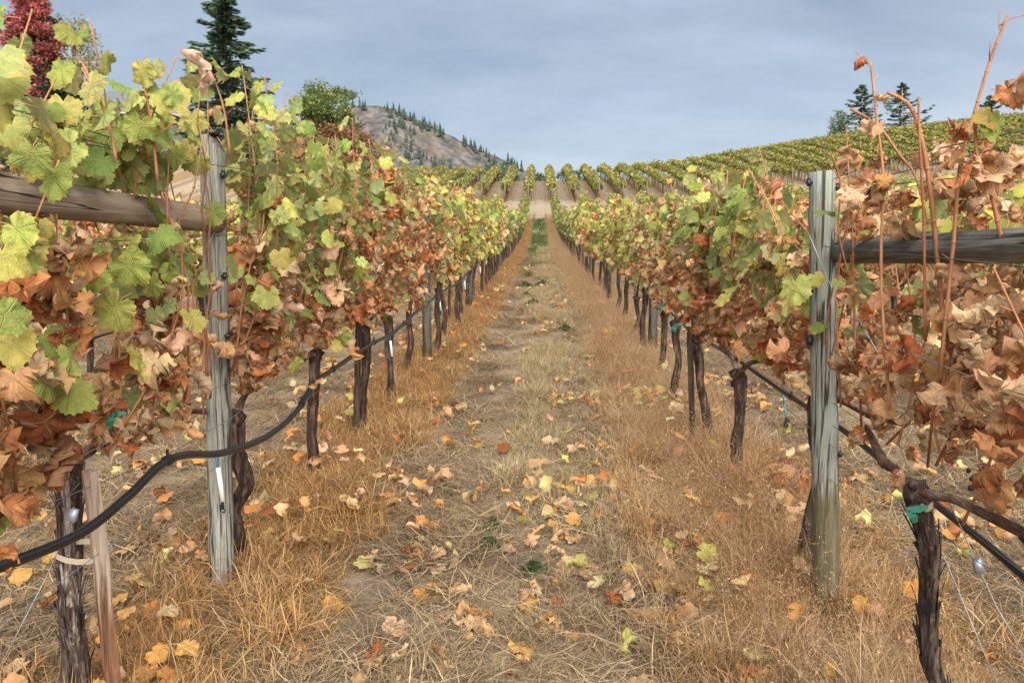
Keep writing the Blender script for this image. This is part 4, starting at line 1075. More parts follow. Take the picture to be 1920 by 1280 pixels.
# ---------------------------------------------------------------- dry grass
def grass_mat(name, stops, transl=.3, patch=None):
    m, nt = new_mat(name); t = NT(nt)
    a = t.N.new('ShaderNodeAttribute'); a.attribute_name = 'tone'
    n = t.noise(t.pos(), 1.3, 4, .6)
    f = t.math('ADD', t.math('MULTIPLY', n, .75), t.math('MULTIPLY', t.rnd(), .25))
    c = t.ramp(f, stops)
    c = t.mix(1.0, c, a.outputs['Color'], 'MULTIPLY')
    t.bsdf(c, .7, None, .2, transl, c); return m
def tuft(name, seed, n, spread, lmin, lmax, tilt, droop, w, mat, pal, z0=0.0, tips=0):
    """a clump of separate curved blades"""
    rg = np.random.default_rng(seed); S = 4
    ang = rg.uniform(0, 2 * np.pi, n); rr = spread * np.sqrt(rg.random(n))
    base = np.stack([rr * np.cos(ang), rr * np.sin(ang), z0 * rg.random(n)], -1)
    az = rg.uniform(0, 2 * np.pi, n); L = rg.uniform(lmin, lmax, n)
    ti = rg.uniform(*tilt, n); dr = rg.uniform(*droop, n)
    V = np.zeros((n, 2 * S - 1, 3)); p = base.copy()
    wd = w * rg.uniform(.6, 1.4, n)
    side = np.stack([-np.sin(az), np.cos(az), np.zeros(n)], -1); k = 0
    tw = rg.uniform(-1, 1, n)
    for s in range(S):
        f = 1 - .35 * s / S
        sd_ = side + np.stack([np.zeros(n), np.zeros(n), tw], -1) * .5
        if s < S - 1: V[:, k] = p - sd_ * (wd * f)[:, None]; V[:, k + 1] = p + sd_ * (wd * f)[:, None]; k += 2
        else: V[:, k] = p
        a_ = ti + dr * s / (S - 1) + rg.normal(0, .18, n)
        az = az + rg.normal(0, .25, n)
        p = p + (L / (S - 1))[:, None] * np.stack([np.sin(a_) * np.cos(az), np.sin(a_) * np.sin(az), np.cos(a_)], -1)
        p[:, 2] = np.maximum(p[:, 2], .004)
    tri = []
    for s in range(S - 2): b = 2 * s; tri += [(b, b + 1, b + 3), (b, b + 3, b + 2)]
    tri.append((2 * S - 4, 2 * S - 3, 2 * S - 2))
    tri = np.array(tri)
    T = (tri[None] + (np.arange(n) * (2 * S - 1))[:, None, None]).reshape(-1, 3)
    pal = np.array(pal); col = pal[rg.integers(0, len(pal), n)] * (1 + .15 * rg.standard_normal((n, 1)))
    V = V.reshape(-1, 3); K = np.repeat(np.clip(col, .02, 2), 2 * S - 1, 0)
    if tips:                                            # little seed heads near the ends of the blades
        tipv = p; m = len(tipv) * tips
        q = np.repeat(tipv, tips, 0) + rg.normal(0, .014, (m, 3)); e = rg.normal(0, .0045, (m, 3)); g = rg.normal(0, .0022, (m, 3))
        tv = np.stack([q - e, q + g, q + e], 1).reshape(-1, 3)
        T = np.vstack([T, np.arange(m * 3).reshape(-1, 3) + len(V)]); V = np.vstack([V, tv]); K = np.vstack([K, np.repeat(np.repeat(np.clip(col, .02, 2), tips, 0), 3, 0) * .95])
    return bpy.data.objects.new(name, np_mesh(name, V, T, mat, col=K))
def scatter(name, label, cat, pts, rot, scl, idx, protos):
    me = bpy.data.meshes.new(name); n = len(pts)
    me.vertices.add(n); me.vertices.foreach_set('co', np.asarray(pts, np.float32).ravel())
    a = me.attributes.new('rot', 'FLOAT_VECTOR', 'POINT'); a.data.foreach_set('vector', np.asarray(rot, np.float32).ravel())
    a = me.attributes.new('scl', 'FLOAT', 'POINT'); a.data.foreach_set('value', np.asarray(scl, np.float32))
    a = me.attributes.new('idx', 'INT', 'POINT'); a.data.foreach_set('value', np.asarray(idx, np.int32))
    for p in protos[0].data.materials: me.materials.append(p)
    o = add_obj(name, me); tag(o, label, cat, None, 'stuff')
    g = bpy.data.node_groups.new(name, 'GeometryNodeTree')
    g.interface.new_socket('Geometry', in_out='INPUT', socket_type='NodeSocketGeometry')
    g.interface.new_socket('Geometry', in_out='OUTPUT', socket_type='NodeSocketGeometry')
    N, L = g.nodes, g.links
    gi, go = N.new('NodeGroupInput'), N.new('NodeGroupOutput')
    g2i = N.new('GeometryNodeGeometryToInstance')
    for p in reversed(protos):
        oi = N.new('GeometryNodeObjectInfo'); oi.inputs['Object'].default_value = p; oi.inputs['As Instance'].default_value = False
        L.new(oi.outputs['Geometry'], g2i.inputs[0])
    iop = N.new('GeometryNodeInstanceOnPoints'); iop.inputs['Pick Instance'].default_value = True
    def attr(nm, ty):
        x = N.new('GeometryNodeInputNamedAttribute'); x.data_type = ty; x.inputs[0].default_value = nm; return x.outputs[0]
    e2r = N.new('FunctionNodeEulerToRotation'); L.new(attr('rot', 'FLOAT_VECTOR'), e2r.inputs[0])
    L.new(gi.outputs[0], iop.inputs['Points']); L.new(g2i.outputs[0], iop.inputs['Instance'])
    L.new(attr('idx', 'INT'), iop.inputs['Instance Index']); L.new(e2r.outputs[0], iop.inputs['Rotation']); L.new(attr('scl', 'FLOAT'), iop.inputs['Scale'])
    L.new(iop.outputs[0], go.inputs[0])
    md = o.modifiers.new('scatter', 'NODES'); md.node_group = g
    return o
STRAW = [(1.0, 1.0, 1.0), (.8, .78, .74), (1.15, 1.1, 1.0), (.55, .5, .46), (1.25, 1.22, 1.15), (.9, .8, .62)]
GOLD = [(1.0, 1.0, 1.0), (.85, .78, .7), (1.15, 1.12, 1.1), (.7, .6, .5), (1.2, 1.2, 1.2)]
M_STRAW = grass_mat('mown_straw', [(.3, (.17, .12, .072)), (.5, (.34, .255, .16)), (.7, (.46, .365, .24))], .2)
M_GOLD = grass_mat('dry_golden_grass', [(.3, (.36, .205, .08)), (.5, (.46, .28, .12)), (.7, (.52, .36, .185))], .35)
M_WISP = grass_mat('wispy_brown_grass', [(.3, (.36, .22, .11)), (.5, (.49, .33, .18)), (.7, (.56, .42, .265))], .35)
M_PALE = grass_mat('pale_grass', [(.3, (.37, .305, .18)), (.5, (.47, .39, .245)), (.7, (.41, .355, .215))], .3)
M_GREEN = grass_mat('green_weed', [(.3, (.06, .105, .035)), (.5, (.105, .155, .055)), (.7, (.16, .20, .075))], .3)
P_STRAW = [tuft('mown_straw', 20 + i, 90, .17, .06, .20, (1.15, 1.62), (-.15, .35), .0013, M_STRAW, STRAW, .03) for i in range(6)]
P_GOLD = [tuft('golden_tuft', 40 + i, 60, .09, .09, .23, (.1, 1.1), (.4, 2.4), .0016, M_GOLD, GOLD) for i in range(6)]
P_WISP = [tuft('wispy_tuft', 60 + i, 85, .09, .18, .38, (.2, .9), (.4, 1.7), .0009, M_WISP, GOLD, 0, 3) for i in range(6)]
P_PALE = [tuft('pale_tuft', 80 + i, 60, .08, .07, .17, (.1, .9), (.1, 1.1), .0012, M_PALE, STRAW) for i in range(5)]
P_GRN = [tuft('green_tuft', 90 + i, 46, .08, .04, .10, (.1, 1.1), (.2, 1.0), .0026, M_GREEN, STRAW) for i in range(4)]
rg = np.random.default_rng(321)
def depth_points(n, y0, y1, gam, half):
    """random ground points, thinning out with distance"""
    u = rg.random(n); y = (y0 ** gam + u * (y1 ** gam - y0 ** gam)) ** (1 / gam)
    x = rg.uniform(-1, 1, n) * half(y) - .03 * y
    return x, y
def rowdist(x, y):
    u = (x - X0 + .013 * np.maximum(y - 12, 0)) / ROW_S
    return (u - np.round(u)) * ROW_S, np.round(u).astype(int)
def place(x, y, dz=0.0): return np.stack([x, y, ground(x, y) + dz], -1)
FEET = ((pL_f.x, 3.1), (pR_f.x, 2.93))
def do_scatter(name, label, cat, x, y, protos, smin, smax, growth=0.02, tilt=.12, dz=0.0, zr=None):
    if protos is P_GOLD or protos is P_WISP:          # the grass is trodden down in front of the posts
        ok = np.ones(len(x), bool)
        for fx_, fy_ in FEET: ok &= ~((np.abs(x - fx_ * (1 - (fy_ - y) / fy_)) < .10) & (y > fy_ - .75) & (y < fy_ + .02) & (rg.random(len(x)) < .93))
        x, y = x[ok], y[ok]
    n = len(x)
    rot = np.stack([rg.normal(SLOPE, tilt, n), rg.normal(0, tilt, n), rg.uniform(0, 6.28, n)], -1)
    scl = rg.uniform(smin, smax, n) * (.82 + .30 * np.sin(x * 7.1 + y * 2.3) * np.sin(y * 3.1 - x * 2)) * (1 + growth * np.maximum(y - 3, 0))
    return scatter(name, label, cat, place(x, y, dz), rot, scl, rg.integers(0, len(protos), n), protos)
# mown straw everywhere
x1, y1 = depth_points(14000, 1.35, 34, .75, lambda y: .78 * y + .8)
d, k = rowdist(x1, y1); s = (np.abs(d) > .22) & ((np.abs(x1) < 4.5) | (y1 < 12)) & (rg.random(len(d)) < .93)
do_scatter('mown_straw', 'flattened grey brown mown straw lying over the aisles', 'straw', x1[s], y1[s], P_STRAW, .8, 1.3, .03, .05)
# golden strip under the left row (and the other rows), wispy brown strip under the right row
def strip_pts(n, k, w, y0, y1, gam=.5, bias=0.0):
    u = rg.random(n); y = (y0 ** gam + u * (y1 ** gam - y0 ** gam)) ** (1 / gam)
    x = X0 + ROW_S * k - .013 * np.maximum(y - 12, 0) + bias + np.clip(rg.normal(0, w, n), -2 * w, 2 * w); return x, y
xs_, ys_ = [], []
for kk, n, w, b in ((0, 5400, .20, .06), (-1, 1500, .24, 0), (-2, 500, .24, 0)):
    a, b_ = strip_pts(n, kk, w, 1.3, 62 if kk == 0 else 25, .6, b); xs_.append(a); ys_.append(b_)
do_scatter('golden_grass', 'tall golden dry grass along the foot of the left row', 'grass', np.concatenate(xs_), np.concatenate(ys_), P_GOLD, .55, 1.25, .012, .15)
xs_, ys_ = [], []
for kk, n, w, b in ((1, 3900, .22, -.15), (2, 1300, .24, 0), (3, 500, .24, 0)):
    a, b_ = strip_pts(n, kk, w, 1.3, 62 if kk == 1 else 25, .6, b); xs_.append(a); ys_.append(b_)
do_scatter('wispy_grass', 'fine wispy brown dry grass drooping along the foot of the right row', 'grass', np.concatenate(xs_), np.concatenate(ys_), P_WISP, .5, 1.0, .012, .2)
a, b_ = strip_pts(1300, 1, .28, 1.3, 5, 1, -.05)
do_scatter('golden_grass', 'golden dry grass round the foot of the right pale green post', 'grass', a, b_, P_GOLD, .5, 1.1, .01, .15)
# paler upright tufts along the middle of the aisle
x1, y1 = depth_points(3800, 1.5, 40, .7, lambda y: .35 + 0 * y); x1 = x1 * 1.0 + .10 - .013 * np.maximum(y1 - 12, 0) + .03 * y1
patch = np.sin(x1 * 3.1 + y1 * 1.7) + np.sin(y1 * .9 + 1.3) * .8 + rg.normal(0, .6, len(x1)); s = (patch > -.3) & ((y1 > 3.0) | (rg.random(len(y1)) < .5))
do_scatter('pale_grass', 'pale short dry grass tufts along the middle of the path', 'grass', x1[s], y1[s], P_PALE, .5, 1.1, .015, .15)
# green regrowth further down the aisle
x1 = rg.normal(0, .36, 4200); y1 = rg.uniform(25, 64, 4200)
s = (np.abs(x1) < .75) & (np.sin(y1 * .55) + rg.normal(0, .5, 4200) > -.5)
do_scatter('green_grass', 'short green grass regrowing down the middle of the path', 'grass', x1[s] - .13 - .013 * (y1[s] - 12), y1[s], P_GRN, .8, 1.3, 0.0, .1)
# green weed clumps one can count
for px, py, w, lab in ((1000, 573, .40, 'largest green weed clump in the middle of the path'), (988, 555, .22, 'small green weed clump just behind the largest one'), (985, 538, .42, 'flat green weed patch beyond the small clump on the path'),
                       (1018, 536, .45, 'green weed patch right of the flat one on the path'), (990, 519, .4, 'farthest green weed clump on the dry path'), (1060, 620, .22, 'faint green weed tuft right of the path middle'),
                       (925, 996, .10, 'little green clover sprig near the bottom of the path'), (918, 1030, .10, 'little clover sprig below the other one among straw'), (1000, 1078, .12, 'green clover under a tan fallen leaf on the path'), (1180, 985, .07, 'tiny green sprout at the right wheel track')):
    d_ = ray(px, py); q = 1.0
    for _ in range(60):
        p = Vector((0, 0, CAM_H)) + d_ * (q / d_.y); e = p.z - G(p.x, p.y)
        q += .5 * e / (.06 + CAM_H / max(q, 1)) ; q = max(q, .5)
    p = Vector((0, 0, CAM_H)) + d_ * (q / d_.y)
    rw = np.random.default_rng(int(px)); mb = MB(); n = int(110 + 1000 * w)
    for _ in range(n):
        a_ = rw.uniform(0, 6.28); rr = w * .5 * rw.random() ** .8 * (1 + .35 * math.sin(3 * a_ + px) + .25 * math.sin(5 * a_ + py)); c = np.array((rr * math.cos(a_), .5 * rr * math.sin(a_) , rw.uniform(.01, .06 + .18 * w) * max(.15, 1 - 1.4 * rr / w)))
        u, v = rw.normal(0, 1, 3), rw.normal(0, 1, 3); u /= np.linalg.norm(u); v /= np.linalg.norm(v); s_ = rw.uniform(.007, .015) * (1 + 1.3 * w)
        mb.add([c - u * s_, c + v * s_ * .7, c + u * s_, c - v * s_ * .7], [(0, 1, 2), (0, 2, 3)], 0, pick(np.array([(.9, 1, .9), (.7, .8, .7), (1.3, 1.2, 1.1)]), rw, 1)[0])
    o = mb.obj('weed_clump', M_GREEN, None, False, True); o.location = (p.x, p.y, G(p.x, p.y)); tag(o, lab, 'weed', 'green weeds on the path')

# ---------------------------------------------------------------- fallen leaves
FALL = {'tan': [(.62, .40, .22), (.66, .46, .28), (.56, .33, .17)], 'orange': [(.60, .29, .08), (.64, .36, .12), (.55, .23, .07)], 'yellow': [(.56, .50, .13), (.62, .54, .22), (.50, .47, .12)], 'rust': [(.38, .12, .035), (.30, .09, .03)]}
FN, FP = ['tan', 'orange', 'yellow', 'rust'], [.55, .29, .08, .08]
rf = np.random.default_rng(2024)
n = 4600
u = rf.random(n); fy = (1.4 ** .55 + u * (32 ** .55 - 1.4 ** .55)) ** (1 / .55)
fx = rf.uniform(-1, 1, n) * (.74 * fy + .4) - .03 * fy
cl_ = rf.random(n) < .6                               # most leaves drift together in small heaps
ci = rf.integers(0, n, 420); pickc = rf.integers(0, 420, n); near_y = fy[ci][pickc]
fx = np.where(cl_, fx[ci][pickc] + rf.normal(0, .10, n) * (1 + .06 * near_y), fx); fy = np.where(cl_, near_y + rf.normal(0, .10, n) * (1 + .06 * near_y), fy)
s = (np.abs(fx) < 5.2) & (fy > 1.4); fx, fy = fx[s], fy[s]
vis = np.abs((fx + .048 * fy) / fy) < .66
near = np.where(vis & (fy > 1.9))[0]; near = near[np.argsort(fy[near])][:300]
isn = np.zeros(len(fx), bool); isn[near] = True
ZONE = {'aisle': 'mown straw of the path', 'left': 'golden grass under the left row', 'right': 'brown grass under the right row', 'out_l': 'straw beyond the left row', 'out_r': 'straw beyond the right row'}
def zone(x):
    if x < X0 - .4: return 'out_l'
    if x < X0 + .45: return 'left'
    if x < row_x(1, 0) - .45: return 'aisle'
    if x < row_x(1, 0) + .4: return 'right'
    return 'out_r'
LOOK = {'tan': 'pale tan curled', 'orange': 'orange brown', 'yellow': 'yellowish green', 'rust': 'dark rust red'}
def ground_leaf_pose(x, y, z0):
    nrm = np.array((rf.normal(0, .38), rf.normal(-.15, .38) - SLOPE, 1.0)); tip = np.array((rf.normal(), rf.normal(), 0))
    return frames(tip[None], nrm[None])[0]
for i in np.where(isn)[0]:
    kind = FN[rf.choice(4, p=FP)]; z = zone(fx[i]); base = .035 if z in ('aisle', 'out_l', 'out_r') else rf.uniform(.05, .14)
    sc = rf.uniform(.034, .060); rot = ground_leaf_pose(fx[i], fy[i], base)
    curl = rf.random() < (.25 if kind == 'yellow' else .55)
    me = (HI_D if curl else HI_G)[rf.integers(0, 14 if curl else 7)]
    M = Matrix.LocRotScale(Vector((fx[i], fy[i], G(fx[i], fy[i]) + base * rf.uniform(.35, 1) + sc * .12)), Matrix(rot.tolist()).to_quaternion(), Vector((sc,) * 3))
    o = add_obj('fallen_leaf', me, None, M); o.color = (*pick(np.array(FALL[kind]), rf, 1)[0], 1)
    tag(o, '%s grape leaf fallen on the %s' % (LOOK[kind], ZONE[z]), 'fallen leaf', '%s fallen leaves on the %s' % (LOOK[kind], ZONE[z]))
rest = np.where(~isn)[0]; m = len(rest)
kinds = rf.choice(4, m, p=FP)
col = np.vstack([pick(np.array(FALL[FN[q]]), rf, 1) for q in kinds])
rot = np.stack([ground_leaf_pose(fx[i], fy[i], 0) for i in rest])
sc = rf.uniform(.036, .062, m) * (1 + .012 * fy[rest]); dd, _ = rowdist(fx[rest], fy[rest])
loc = np.stack([fx[rest], fy[rest], ground(fx[rest], fy[rest]) + np.where(np.abs(dd) < .4, .10, .04) + sc * .25], -1)
V, T, K = merge_leaves(LOW_MASS, rf.integers(3, 12, m), loc, rot, sc, col)
tag(add_obj('leaf_litter', np_mesh('leaf_litter', V, T, M_LEAF_T, col=K, smooth=True)), 'scattered fallen leaves further along the path and under the rows', 'leaf litter', None, 'stuff')
# fallen twig
tp = at_y(862, 782, 6.0); mb = MB(); rt = np.random.default_rng(3)
mb.tube([(-.10, 0, .03), (-.03, .01, .04), (.05, -.01, .03), (.11, 0, .025)], [.007, .008, .006, .003], 6); mb.tube([(-.03, .01, .04), (-.07, -.03, .06), (-.12, -.05, .05)], [.005, .004, .002], 5); mb.tube([(.05, -.01, .03), (.03, -.06, .05)], [.004, .002], 5)
o = mb.obj('fallen_twig', M_STAKE_DARK, None, True); o.location = (tp.x, 6.0, G(tp.x, 6.0)); tag(o, 'dark forked twig lying on the straw left of the path middle', 'twig')
mb = MB()
for i in range(420):
    a_, rr = rt.uniform(0, 6.28), .17 * math.sqrt(rt.random()) * rt.uniform(.6, 1.15); x, y = .445 + rr * math.cos(a_), 2.93 + rr * math.sin(a_)
    c = np.array((x, y, G(x, y) + rt.uniform(.004, .02))); s_ = rt.uniform(.003, .007); e = rt.normal(0, s_, (4, 3)); mb.add(c + e, [(0, 1, 2), (0, 2, 3), (0, 3, 1), (1, 3, 2)])
tag(mb.obj('grape_pomace', M_GRAPE, None), 'dark patch of dropped grape skins on the straw by the right row', 'grape skins', None, 'stuff')

# ---------------------------------------------------------------- vine rows of the other blocks and of the hillside
OLIVE = np.array([(.24, .25, .05), (.30, .28, .055), (.17, .20, .045), (.36, .30, .07), (.11, .145, .035), (.33, .24, .07)])
def vine_row(k, y0, y1, dens, label, group, seed, pal, size=.13, post0=False, top=1.85):
    rg = np.random.default_rng(seed); n = int((y1 - y0) * dens)
    ym = (y0 + y1) / 2; ox, oy = row_x(k, ym), ym; oz = G(ox, oy)
    root = empty('vine_row', (ox, oy, oz)); tag(root, label, 'vine row', group)
    yy = rg.uniform(y0, y1, n)
    kn = np.arange(y0 - 1, y1 + 1.4, .33); lump = np.interp(yy, kn, .12 * rg.standard_normal(len(kn))) + np.interp(yy, kn[::3], .08 * rg.standard_normal(len(kn[::3])))
    a = rg.uniform(-.25 * np.pi, 1.25 * np.pi, n); rr = np.sqrt(rg.uniform(.35, 1, n))
    hx, hz = (.40 if post0 else .33) + .4 * lump, (.42 if post0 else .5) + .45 * lump
    xx = np.cos(a) * rr * hx + rg.normal(0, .05, n); zz = top - (.46 if post0 else .56) + np.sin(a) * rr * hz + rg.normal(0, .06, n)
    stray = rg.random(n) < .05; zz[stray] += rg.uniform(.1, .35, stray.sum())
    cx = X0 + ROW_S * k - .013 * np.maximum(yy - 12, 0)
    loc = np.stack([cx + xx - ox, yy - oy, ground(cx, yy) + zz - oz], -1)
    nrm = np.stack([np.cos(a) * .8, rg.normal(0, .5, n), np.sin(a) * .6 + .45], -1) + rg.normal(0, .35, (n, 3))
    tip = np.stack([np.cos(a) * .4, rg.normal(0, .5, n), np.full(n, -.8)], -1)
    col = pick(pal, rg, n, .16)
    V, T, K = merge_leaves(TINY, rg.integers(0, 6, n), loc, frames(tip, nrm), size * rg.uniform(.7, 1.4, n), col)
    tag(add_obj('foliage', np_mesh('foliage', V, T, M_LEAF_T, col=K, smooth=False), root), kind='stuff')
    mb = MB()
    for y in np.arange(y0 + .2, y1, 1.05):
        x = row_x(k, y) - ox; z = G(x + ox, y) - oz; j = rg.normal(0, .05, 2)
        mb.tube([(x, y - oy, z - .05), (x + j[0], y - oy + j[1] * .5, z + .5), (x + j[1], y - oy, z + 1.2)], [.036, .03, .02], 4, cap=False)
    tag(mb.obj('trunks', M_BARK_DARK, root), kind='stuff')
    x = row_x(k, y0) - ox; zs = G(x + ox, y0) - oz
    if post0:
        mb = MB(); mb.tube([(x, y0 - oy - .35, zs - .1), (x, y0 - oy - .35, zs + 1.75)], .075, 8); mb.obj('end_post', M_POST_FAR, root, True)
    mb = MB()
    for y in np.arange(y0 + 5, y1, 5.5):
        px_ = row_x(k, y) - ox; z = G(px_ + ox, y) - oz
        mb.tube([(px_, y - oy, z - .05), (px_, y - oy, z + 1.8)], .05, 5)
    tag(mb.obj('line_posts', M_POST_FAR, root), kind='stuff')
    return root
for k in range(-5, 22):
    if k in (0, 1): continue
    X = X0 + ROW_S * k
    y0 = {-1: 24.6, -2: 20.6, 2: 27.4, 3: 27.4, 4: 24.6}.get(k, max(5.5, abs(X) / .68))
    if y0 > 60: continue
    pal = YELLOWS if k > 1 and False else np.vstack([YELLOWS, OLIVE, DARKS[:3]])
    side = 'right of the right row' if k > 1 else 'left of the left row'
    vine_row(k, y0, 66 - (0 if k > -4 else 20), 120 if k < 8 else 105, 'long green vine row of the lower block lying %s' % side, 'vine rows of the lower block %s' % side, 50 + k, pal, .10)
for k in range(-11, 34):
    lab = {0: 'hillside vine row straight above the left side of the path', 1: 'hillside vine row straight above the right side of the path', -1: 'hillside vine row next left of the two above the path', 2: 'hillside vine row next right of the two above the path'}.get(k)
    grp = 'vine rows on the far hillside'
    if lab is None: lab = 'olive green vine row on the hill at the right under the skyline pines' if k > 2 else 'olive green vine row on the hill below the rocky mountain'
    if 2 < k < 9: lab = 'hillside vine row, %s one to the right of the path top' % ORD[k - 1]
    if -7 < k < -1: lab = 'hillside vine row, %s one to the left of the path top' % ORD[-k]
    vine_row(k, 79 + .25 * max(0, -k), 110.5, 165, lab, grp, 300 + k, OLIVE, .155, True, 1.9)

# ---------------------------------------------------------------- trees
def foliage_mat(name, transl=.2):
    m, nt = new_mat(name); t = NT(nt)
    a = t.N.new('ShaderNodeAttribute'); a.attribute_name = 'tone'
    t.bsdf(a.outputs['Color'], .7, None, .2, transl, a.outputs['Color']); return m
M_FOL = foliage_mat('tree_foliage', .2)
M_NEEDLE = foliage_mat('needle_foliage', .06)
M_TRUNK = bark_mat('tree_bark', (.03, .02, .014), (.09, .065, .05), (.2, .16, .13), (9, 9, 2))
def quads_at(c, u, v):
    n = len(c); V = np.stack([c - u, c - v, c + u, c + v], 1).reshape(-1, 3)
    T = (np.array([(0, 1, 2), (0, 2, 3)])[None] + (np.arange(n) * 4)[:, None, None]).reshape(-1, 3); return V, T
def conifer(label, x, y, h, r, pal, seed, branches=190, sprays=18, group=None, droop=.3, bare=.08, irregular=.25, spray=.22, name='conifer_tree', zb=None):
    rg = np.random.default_rng(seed); z0 = G(x, y) if zb is None else zb
    root = empty(name, (x, y, z0)); tag(root, label, 'tree', group)
    mb = MB(); mb.tube([(0, 0, -.3), (0, 0, h * .5), (0, 0, h * .98)], [h * .016, h * .010, h * .002], 8); mb.obj('trunk', M_TRUNK, root, True)
    Cn, U, Vv, K = [], [], [], []
    limb = MB()
    for i in range(branches):
        t = bare + (1 - bare) * (i + rg.random()) / branches; az = i * 2.4 + rg.normal(0, .4)
        L = r * (1 - t) ** .85 * (1 - .35 * np.exp(-(t - bare) * 9)) * (1 + rg.normal(0, irregular)) + .12
        L = max(L, .12); s = np.linspace(.12, 1, sprays) ** .8
        d = np.array((math.cos(az), math.sin(az))); dz = (.25 * (t - .3)) * s * L - droop * L * s ** 1.6 + .18 * L * s ** 4
        p = np.stack([d[0] * L * s, d[1] * L * s, t * h + dz], -1)
        limb.tube([(0, 0, t * h), tuple(p[sprays // 2]), tuple(p[-1])], [.035 * L / 2 + .01, .02, .006], 4, cap=False)
        wdt = .30 * L * (1.05 - s) + .10
        for q in range(3):
            lat = rg.uniform(-1, 1, sprays)[:, None] * wdt[:, None]
            c = p + lat * np.array((-d[1], d[0], 0)) + rg.normal(0, .05, (sprays, 3)) - np.abs(lat) * np.array((0, 0, .25))
            dirv = np.stack([d[0] + lat[:, 0] * -d[1] * 2, d[1] + lat[:, 0] * d[0] * 2, rg.normal(-.15, .25, sprays)], -1); dirv /= np.linalg.norm(dirv, axis=1)[:, None]
            w = np.cross(dirv, rg.normal(0, 1, (sprays, 3))); w /= np.linalg.norm(w, axis=1)[:, None] + 1e-9
            sz = spray * rg.uniform(.6, 1.3, sprays)[:, None]
            Cn.append(c); U.append(dirv * sz); Vv.append(w * sz * .30); K.append(pick(pal, rg, sprays, .18))
    V, T = quads_at(np.vstack(Cn), np.vstack(U), np.vstack(Vv))
    limb.obj('limbs', M_TRUNK, root)
    tag(add_obj('crown', np_mesh('crown', V, T, M_NEEDLE, col=np.repeat(np.vstack(K), 4, 0)), root), kind='stuff')
    return root
def broadleaf(label, x, y, h, cz, rx, rz, pal, seed, clusters=120, per=70, leaf=.11, cr=.55, group=None, name='broadleaf_tree', prof=None, trunk=.16, zb=None, ry=None, jit=None):
    """cz: height of the crown's centre; rx, rz: its half width and half height"""
    rg = np.random.default_rng(seed); z0 = G(x, y) if zb is None else zb
    root = empty(name, (x, y, z0)); tag(root, label, 'tree' if name.endswith('tree') else 'shrub', group)
    ry = ry or rx
    dirs = rg.normal(0, 1, (clusters, 3)); dirs /= np.linalg.norm(dirs, axis=1)[:, None]
    rad = rg.uniform(.35, 1, clusters) ** .5
    C_ = dirs * rad[:, None] * np.array((rx, ry, rz))
    if prof is not None: sc = np.array([prof(q) for q in C_[:, 2] / rz])[:, None]; C_[:, :2] *= sc
    C_[:, 2] += cz; C_ += rg.normal(0, .08 if jit is None else jit, C_.shape) * rx
    C_[:, 2] = np.maximum(C_[:, 2], .15)
    mb = MB(); mb.tube([(0, 0, -.3), (rg.normal(0, .1), rg.normal(0, .1), cz * .5), (rg.normal(0, .15), rg.normal(0, .15), cz + rz * .4)], [trunk, trunk * .7, trunk * .25], 8); mb.obj('trunk', M_TRUNK, root, True)
    limb = MB()
    for c in C_[::3]:
        b = np.array((0, 0, max(.2, c[2] - rg.uniform(.3, .6) * rz))); mid = (b + c) / 2 + rg.normal(0, .08, 3) * rx + (0, 0, .1)
        limb.tube([b, mid, c], [trunk * .3, trunk * .18, .012], 4, cap=False)
    limb.obj('limbs', M_TRUNK, root)
    n = clusters * per
    cc = np.repeat(C_, per, 0) + rg.normal(0, .5, (n, 3)) * cr * np.array((1, 1, .8))
    u = rg.normal(0, 1, (n, 3)); u[:, 2] -= .5; u /= np.linalg.norm(u, axis=1)[:, None]; v = np.cross(u, rg.normal(0, 1, (n, 3))); v /= np.linalg.norm(v, axis=1)[:, None] + 1e-9
    s_ = leaf * rg.uniform(.6, 1.4, n)[:, None]
    V, T = quads_at(cc, u * s_, v * s_ * .6)
    col = pick(pal, rg, n, .15) * np.repeat(1 + .22 * rg.standard_normal((clusters, 1)), per, 0).clip(.5, 1.6)
    tag(add_obj('crown', np_mesh('crown', V, T, M_FOL, col=np.repeat(np.clip(col, .005, .8), 4, 0)), root), kind='stuff')
    return root
def px_x(px, y): return (px - 1031) / F_PX * y
def px_z(py, y): return CAM_H + (490 - py) / F_PX * y
SPRUCE = np.array([(.042, .08, .052), (.07, .115, .062), (.03, .056, .04), (.095, .135, .07)])
PINE = np.array([(.07, .11, .075), (.09, .135, .085), (.05, .085, .06)])
D = 50; x = px_x(430, D); conifer('tall dark spruce rising behind the left row beside the house', x, D, px_z(-28, D) - G(x, D), 3.6, SPRUCE, 1, 170, 22, spray=.25, name='spruce_tree', irregular=.38)
D = 47; x = px_x(62, D); hh = px_z(-22, D) - G(x, D)
RED = np.array([(.24, .035, .038), (.30, .065, .058), (.17, .025, .03), (.34, .13, .10), (.29, .09, .05), (.30, .13, .115)])
broadleaf('narrow crimson maple at the upper left corner', x, D, hh, hh * .56, 1.8, hh * .45, RED, 2, 170, 200, .08, .40, jit=.12, name='maple_tree', prof=lambda q: (1 - abs(q) ** 2.2) * (1.0 - .25 * q) + .12)
D = 58; x = px_x(82, D); conifer('dark conifer mostly hidden behind the crimson maple', x, D, px_z(-25, D) - G(x, D), 2.0, SPRUCE, 3, 150, 16, spray=.24, irregular=.2)
D = 72; x = px_x(140, D); h = px_z(40, D) - G(x, D)
broadleaf('thin yellowing tree with open crown behind the crimson maple', x, D, h, h * .66, 2.5, h * .35, np.array([(.22, .21, .07), (.30, .25, .08), (.14, .17, .06)]), 4, 110, 34, .12, .7, name='birch_tree')
D = 44; x = px_x(118, D); h = px_z(136, D) - G(x, D)
